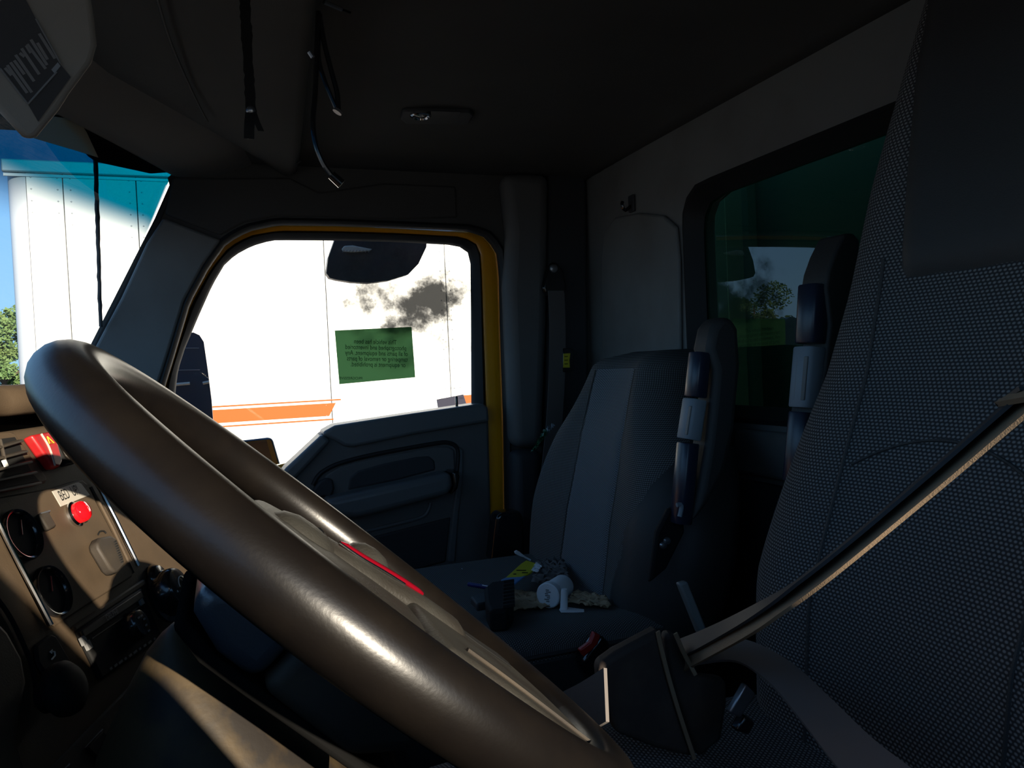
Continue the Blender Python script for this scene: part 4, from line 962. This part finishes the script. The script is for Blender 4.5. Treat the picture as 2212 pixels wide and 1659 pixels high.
for i in range(8): MB().box(onZ(1099, 1256+7.5*i, ZB+.036), (.010, 0, 0), (0, .0016, 0), (0, 0, .003)).build('rib', 'black_rubber', brs, bevel=.0008)
MB().prism([onZ(*q, ZB+.016) for q in [(1016, 1288), (1050, 1276), (1052, 1300), (1030, 1304)]], (0, 0, -.014)).build('handle_stub', 'dark_plastic', brs, bevel=.003)
pen = thing('ballpoint_pen', onZ(1035, 1266, ZC+.01), 'blue ballpoint pen lying left of the black brush', 'pen')
MB().tube([onZ(1012, 1262, ZC+.020), onZ(1060, 1270, ZC+.018)], .0042, 10).build('barrel', 'pen_blue', pen)
MB().tube([onZ(1060, 1270, ZC+.018), onZ(1068, 1271, ZC+.018)], [.0035, .001], 10).build('tip', 'steel', pen)
MB().tube([onZ(1042, 1264, ZC+.026), onZ(1056, 1267, ZC+.026)], .0012, 6).build('clip', 'steel', pen)
cp = thing('plastic_spout', onZ(1215, 1320, ZC), 'clear pale plastic spout standing on a flat white tab', 'plastic part')
MB().lathe(onZ(1218, 1318, ZC+.008), (0.08, 0, 1), [(.008, 0), (.0065, .003), (.006, .03), (.005, .036)], 14).build('spout', 'bottle_white', cp)
MB().prism([onZ(*q, ZC+.008) for q in [(1208, 1318), (1226, 1314), (1262, 1319), (1262, 1324), (1212, 1324)]], (0, 0, .0025)).build('tab', 'paper_white', cp, bevel=.0008)
wt = thing('plastic_spoon', onZ(1125, 1200, ZC+.03), 'small white plastic spoon at the far back of the cushion', 'spoon')
MB().prism([onY(*q, 1.50) for q in [(1112, 1192), (1117, 1189), (1123, 1192), (1136, 1203), (1130, 1204), (1122, 1201), (1114, 1197)]], (0, .006, 0)).build('bowl', 'paper_white', wt, bevel=.001)
MB().tube([onY(1133, 1203, 1.503), onY(1146, 1210, 1.503)], .0022, 6).build('handle', 'paper_white', wt)
sheet('paper_scrap', [onZ(*q, ZC+.004) for q in [(1081, 1330), (1110, 1327), (1106, 1322), (1088, 1322)]], 'paper_white', 'flat white paper scrap at the near cushion edge', 'paper scrap', None, .002, 6, 6)
sheet('dark_rag', [onZ(*q, ZC+.012) for q in [(1150, 1275), (1230, 1262), (1218, 1226), (1165, 1228)]], 'strap_dark', 'dark crumpled rag against the passenger backrest behind the bottle', 'rag', None, .014, 14, 8)
sheet('snack_bag', [onY(*q, 1.66) for q in [(1150, 985), (1172, 958), (1198, 925), (1176, 940)]], 'bag_green', 'crumpled green and silver snack bag wedged beside the passenger backrest', 'bag', None, .010, 12, 5)
sheet('paper_scrap', [onZ(*q, ZC+.01) for q in [(992, 1228), (999, 1231), (998, 1226), (993, 1225)]], 'paper_white', 'tiny white paper scrap on the far cushion near the door', 'paper scrap', None, .001, 4, 2)

# ================================================================ OUTSIDE
MB().box((0, 60, -1.17), (140, 0, 0), (0, 140, 0), (0, 0, .02)).build('ground', 'gravel', kind='structure')
hb = thing('dump_bed_headboard', (1.2, .9, -.6), 'dump bed headboard standing dark behind the tinted rear window', 'dump bed')
MB().box((1.20, .9, .75), (.03, 0, 0), (0, 1.35, 0), (0, 0, 1.35)).build('panel', 'body_black', hb)
for y in (-.3, .3, .9, 1.5, 2.1): MB().box((1.155, y, .75), (.02, 0, 0), (0, .04, 0), (0, 0, 1.3)).build('rib', 'body_black', hb, bevel=.01)
for y in (.2, 1.6): MB().box((1.40, y, -.5), (.5, 0, 0), (0, .08, 0), (0, 0, .12)).build('chassis_rail', 'body_black', hb)

# exterior mirrors on the passenger side
lm = thing('lookdown_mirror', onY(812, 520, 2.10), 'dark rounded look-down mirror housing hanging above the passenger window', 'mirror')
ml = [(728, 500), (722, 520), (709, 557), (705, 590), (712, 600), (727, 604), (758, 609), (797, 611), (839, 606), (882, 593), (904, 570), (921, 534), (922, 520), (918, 500)]
mc = onY(815, 545, 2.06); rs = []
for k, dy in ((1.0, 0), (1.0, .03), (.93, .075), (.75, .11), (.4, .13), (.05, .135)):
    rs.append([mc+(onY(x, y, 2.06)-mc)*k+V((0, dy, 0)) for x, y in ml])
MB().rings(rs).build('housing', 'mirror_shell', lm, smooth=50)
MB().prism([onY(x, y, 2.056) for x, y in [(738, 538), (744, 531), (762, 530), (804, 538), (800, 542), (766, 545), (742, 544)]], (0, .006, 0)).build('lens', 'visor_grey', lm, bevel=.002)
for i in range(9): MB().tube([onY(740+7*i, 545, 2.053), onY(743+7*i, 540, 2.053)], .0010, 5).build('zigzag', 'grey_print', lm)
MB().tube([onY(815, 506, 2.08), onY(815, 470, 2.02), onY(815, 455, 1.95)], .012, 8).build('arm', 'black_rubber', lm)
sm = thing('side_mirror', onY(420, 960, 2.30), 'tall dark side mirror with a small square lower mirror outside the passenger window', 'mirror')
mp = [(352, 760), (372, 732), (400, 719), (418, 718), (431, 724), (440, 738), (449, 800), (457, 864), (462, 930), (460, 990), (380, 1000), (345, 900)]
mc = onY(405, 860, 2.3); rs = []
for k, dy in ((1.0, 0), (1.0, .05), (.92, .09), (.6, .12), (.05, .13)): rs.append([mc+(onY(x, y, 2.3)-mc)*k+V((0, dy, 0)) for x, y in mp])
MB().rings(rs).build('housing', 'navy_gloss', sm, smooth=50)
for l_ in ([(370, 752), (430, 752)], [(370, 800), (432, 799)]): MB().tube([onY(*q, 2.297) for q in l_], .0010, 6).build('crease', 'grey_print', sm)
for l_ in ([(365, 832), (410, 828)], [(438, 828), (452, 825)]): MB().tube([onY(*q, 2.292) for q in l_], .0042, 8).build('bracket', 'label_white', sm)
lw = MB().prism(ysw([(520, 952), (582, 945), (590, 950), (622, 1060), (560, 1070)], 2.45), (0, .04, 0)).build('lower_mirror', 'gloss_black', sm, bevel=.006)
MB().prism(ysw([(530, 958), (576, 952), (604, 1050), (560, 1060)], 2.446), (0, .006, 0)).build('mirror_face', 'dusty_dash', lw)
MB().tube([onY(400, 980, 2.36), onY(470, 1040, 2.40), onY(560, 1040, 2.47)], .012, 8).build('lower_arm', 'black_rubber', sm)
MB().tube([onY(395, 990, 2.36), onY(420, 1080, 2.20), onY(470, 1150, 1.965)], .014, 8).build('mounting_arm', 'black_rubber', sm)

# white trailer parked alongside
TY = 7.7; TX0, TX1 = -1.66, 12.0; TZ0, TZ1 = .16, 2.90
tr = thing('box_trailer', (5, TY+1.2, -1.15), 'white box trailer with an orange stripe parked beside the truck', 'trailer')
xs = [TX0+.10, TX0+.62]
while xs[-1] < TX1: xs.append(xs[-1]+1.22)
xs = [TX0+.16, TX0+.44, TX0+1.02, .99, 2.21, 3.43, 4.65, 5.87, 7.09, 8.31, 9.53, 10.75, TX1]
for a, c in zip(xs, xs[1:]):
    MB().box(((a+c)/2, TY, (TZ0+TZ1)/2), ((c-a)/2-.004, 0, 0), (0, .012, 0), (0, 0, (TZ1-TZ0)/2-.05)).build('side_panel', 'trailer_white', tr, bevel=.003)
MB().box(((TX0+TX1)/2, TY+.02, (TZ0+TZ1)/2), ((TX1-TX0)/2-.1, 0, 0), (0, .01, 0), (0, 0, (TZ1-TZ0)/2-.02)).build('side_liner', 'underbody', tr)
rs = []
for z in (TZ0, TZ1-.05):
    rs.append([V((TX0+.16-.16*math.sin(a), TY+.13-.14*math.cos(a), z)) for a in [math.radians(90*i/8) for i in range(9)]]+[V((TX0, TY+2.5, z)), V((TX0+.16, TY+2.5, z)), V((TX0+.16, TY+.05, z))])
MB().rings(rs).build('corner_post', 'trailer_metal', tr, smooth=40)
MB().box(((TX0+TX1)/2, TY-.012, TZ1-.005), ((TX1-TX0)/2+.01, 0, 0), (0, .03, 0), (0, 0, .055)).build('top_rail', 'trailer_metal', tr, bevel=.012)
MB().box(((TX0+TX1)/2, TY-.012, TZ1-.08), ((TX1-TX0)/2, 0, 0), (0, .008, 0), (0, 0, .012)).build('rail_lip', 'trailer_metal', tr)
MB().box(((TX0+TX1)/2, TY-.015, TZ0-.02), ((TX1-TX0)/2, 0, 0), (0, .03, 0), (0, 0, .13)).build('bottom_rail', 'trailer_metal', tr, bevel=.01)
MB().box(((TX0+TX1)/2, TY+1.25, TZ1), ((TX1-TX0)/2-.05, 0, 0), (0, 1.25, 0), (0, 0, .02)).build('roof', 'trailer_white', tr)
MB().box(((TX0+TX1)/2, TY+1.25, TZ0-.05), ((TX1-TX0)/2-.05, 0, 0), (0, 1.2, 0), (0, 0, .05)).build('underframe', 'underbody', tr)
MB().box((TX0+.06, TY+1.35, (TZ0+TZ1)/2), (.03, 0, 0), (0, 1.15, 0), (0, 0, (TZ1-TZ0)/2-.05)).build('end_wall', 'trailer_white', tr)
S0, S1, z0, z1 = .64-.052, .64+.035, 0, 0
def tpt(x, y): p = onY(x, y, TY-.018); return p
sz0, sz1 = onY(590, 906, TY).z, onY(590, 878, TY).z
MB().prism([V((-1.2, TY-.018, sz0)), V((.96, TY-.018, sz0)), V((1.03, TY-.018, sz1)), V((-1.2, TY-.018, sz1))], (0, .004, 0)).build('orange_stripe', 'trailer_orange', tr, smooth=0)
for z, dx in ((sz0-.035, 0), (sz1+.03, .08)): MB().box((-.1+dx, TY-.016, z), (1.1, 0, 0), (0, .002, 0), (0, 0, .007)).build('pinstripe', 'trailer_orange', tr)
MB().prism([V((2.30, TY-.018, sz0)), V((9, TY-.018, sz0)), V((9, TY-.018, sz1)), V((2.33, TY-.018, sz1))], (0, .004, 0)).build('orange_stripe', 'trailer_orange', tr, smooth=0)
dq = ysw([(944, 863), (1001, 852), (1008, 874), (1006, 900), (950, 900)], TY-.022); MB().prism(dq, (0, .004, 0)).build('navy_decal', 'decal_navy', tr, smooth=0)
for i in range(12): MB().box((.15+i*.62, TY-.05, TZ0-.06), (.15, 0, 0), (0, .002, 0), (0, 0, .022)).build('reflector', 'tape_red' if i % 2 else 'label_white', tr)
b = MB()
def rivet(x, z):
    r = .009; b.add([(x-r, TY-.013, z), (x, TY-.013, z-r), (x+r, TY-.013, z), (x, TY-.013, z+r), (x, TY-.021, z)], [(0, 1, 4), (1, 2, 4), (2, 3, 4), (3, 0, 4)])
for x in [TX0+.20]+[q for x in xs[2:-1] for q in (x-.055, x+.045)]+[TX0+.40, TX0+.50]:
    for i in range(26): rivet(x, TZ0+.12+i*.101)
for i in range(90): rivet(TX0+.3+i*.15, TZ0+.13); rivet(TX0+.3+i*.15, TZ0+.03)
b.build('rivets', 'trailer_metal', tr, kind='stuff')
for x in (9.2, 10.5): 
    MB().lathe((x, TY+.05, -.64), (0, 1, 0), [(.2, 0), (.48, .02), (.51, .05), (.51, .22), (.48, .25), (.2, .27)], 28).build('tyre', 'tyre', tr)
    MB().lathe((x, TY+.06, -.64), (0, 1, 0), [(.05, 0), (.19, .02), (.26, .06), (.26, .15)], 20).build('wheel', 'trailer_metal', tr)
for x in (.6,): MB().box((x, TY+.4, -.5), (.06, 0, 0), (0, .06, 0), (0, 0, .64)).build('landing_leg', 'underbody', tr)

# tree line beyond the yard
def tree_mesh(seed, h, r, kind):
    rg = random.Random(seed); b = MB(); cl = []
    for _ in range(26 if kind == 'broad' else 22):
        if kind == 'broad': a = rg.uniform(0, 6.283); q = rg.uniform(0, 1)**.5*r*.75; z = rg.uniform(.30, .92)*h; cl.append((q*math.cos(a)*(1.15-(z/h-.5)**2*2), q*math.sin(a), z, rg.uniform(.22, .42)*r))
        else: z = rg.uniform(.15, .97)*h; k = (1-(z/h))**.7*.75+.12; a = rg.uniform(0, 6.283); q = rg.uniform(0, .6)*r*k; cl.append((q*math.cos(a), q*math.sin(a), z, r*k*rg.uniform(.35, .55)))
    for x, y, z, s in cl:
        for _ in range(420):
            d = V((rg.gauss(0, 1), rg.gauss(0, 1), rg.gauss(0, 1.1))).normalized()*s*rg.uniform(.55, 1.08); o = V((x, y, z))+d
            u = V((rg.gauss(0, 1), rg.gauss(0, 1), rg.gauss(0, 1))).normalized(); v_ = u.orthogonal().normalized(); q = rg.uniform(.08, .17)*(h/8)
            b.add([o-u*q, o-v_*q*.6, o+u*q, o+v_*q*.6], [(0, 1, 2, 3)])
    t = MB(); t.tube([V((0, 0, 0)), V((.05, 0, h*.25)), V((-.05, .05, h*.6)), V((0, 0, h*.85))], [h*.025, h*.02, h*.012, h*.004], 8)
    for _ in range(6):
        z = rg.uniform(.25, .6)*h; a = rg.uniform(0, 6.28); t.tube([V((0, 0, z)), V((math.cos(a)*r*.5, math.sin(a)*r*.5, z+.18*h))], [h*.010, h*.004], 6)
    return b, t
protos = []
kinds = [(11, 9, 3.2, 'broad'), (12, 8, 2.8, 'broad'), (13, 11, 1.6, 'narrow'), (14, 9.5, 1.4, 'narrow')]
spots = []
rt = random.Random(21)
order = [0, 1, 0, 1, 2, 3, 2, 3, 1, 0, 2]
ang = -9.0
for k in order:                      # along an arc round the yard, from behind the trailer corner leftwards
    s_ = rt.uniform(.85, 1.1); hwid = kinds[k][2]*s_*1.22; da = math.degrees(math.atan(hwid/52))
    ang -= da; spots.append((math.sin(math.radians(ang))*52, math.cos(math.radians(ang))*52, k, s_)); ang -= da
NUM = ['first', 'second', 'third', 'fourth', 'fifth', 'sixth', 'seventh', 'eighth', 'ninth', 'tenth', 'eleventh', 'twelfth', 'thirteenth', 'fourteenth', 'fifteenth', 'sixteenth', 'seventeenth']
for i, (x, y, k, s) in enumerate(spots):
    while len(protos) <= k: protos.append(None)
    nm = 'broadleaf_tree' if k < 2 else 'poplar_tree'
    lab = ('leafy broad' if k < 2 else 'narrow pointed')+' green tree, '+NUM[i]+' in the tree line leftwards from the trailer corner'
    if protos[k] is None:
        b, t = tree_mesh(*kinds[k]); o = thing(nm, (0, 0, 0), lab, 'tree', 'distant tree line')
        b.build('crown', 'leaf' if k % 2 == 0 else 'leaf_dark', o, smooth=0, fixn=False); t.build('trunk', 'bark', o); protos[k] = o
    else: o = copy_tree(protos[k]); tag(o, lab, 'tree', 'distant tree line')
    o.location = (x, y, -1.15); o.scale = (s, s, s*.82); o.rotation_euler = (0, 0, i*1.3)
    if k >= 2: o.scale = (s, s, s*.9)
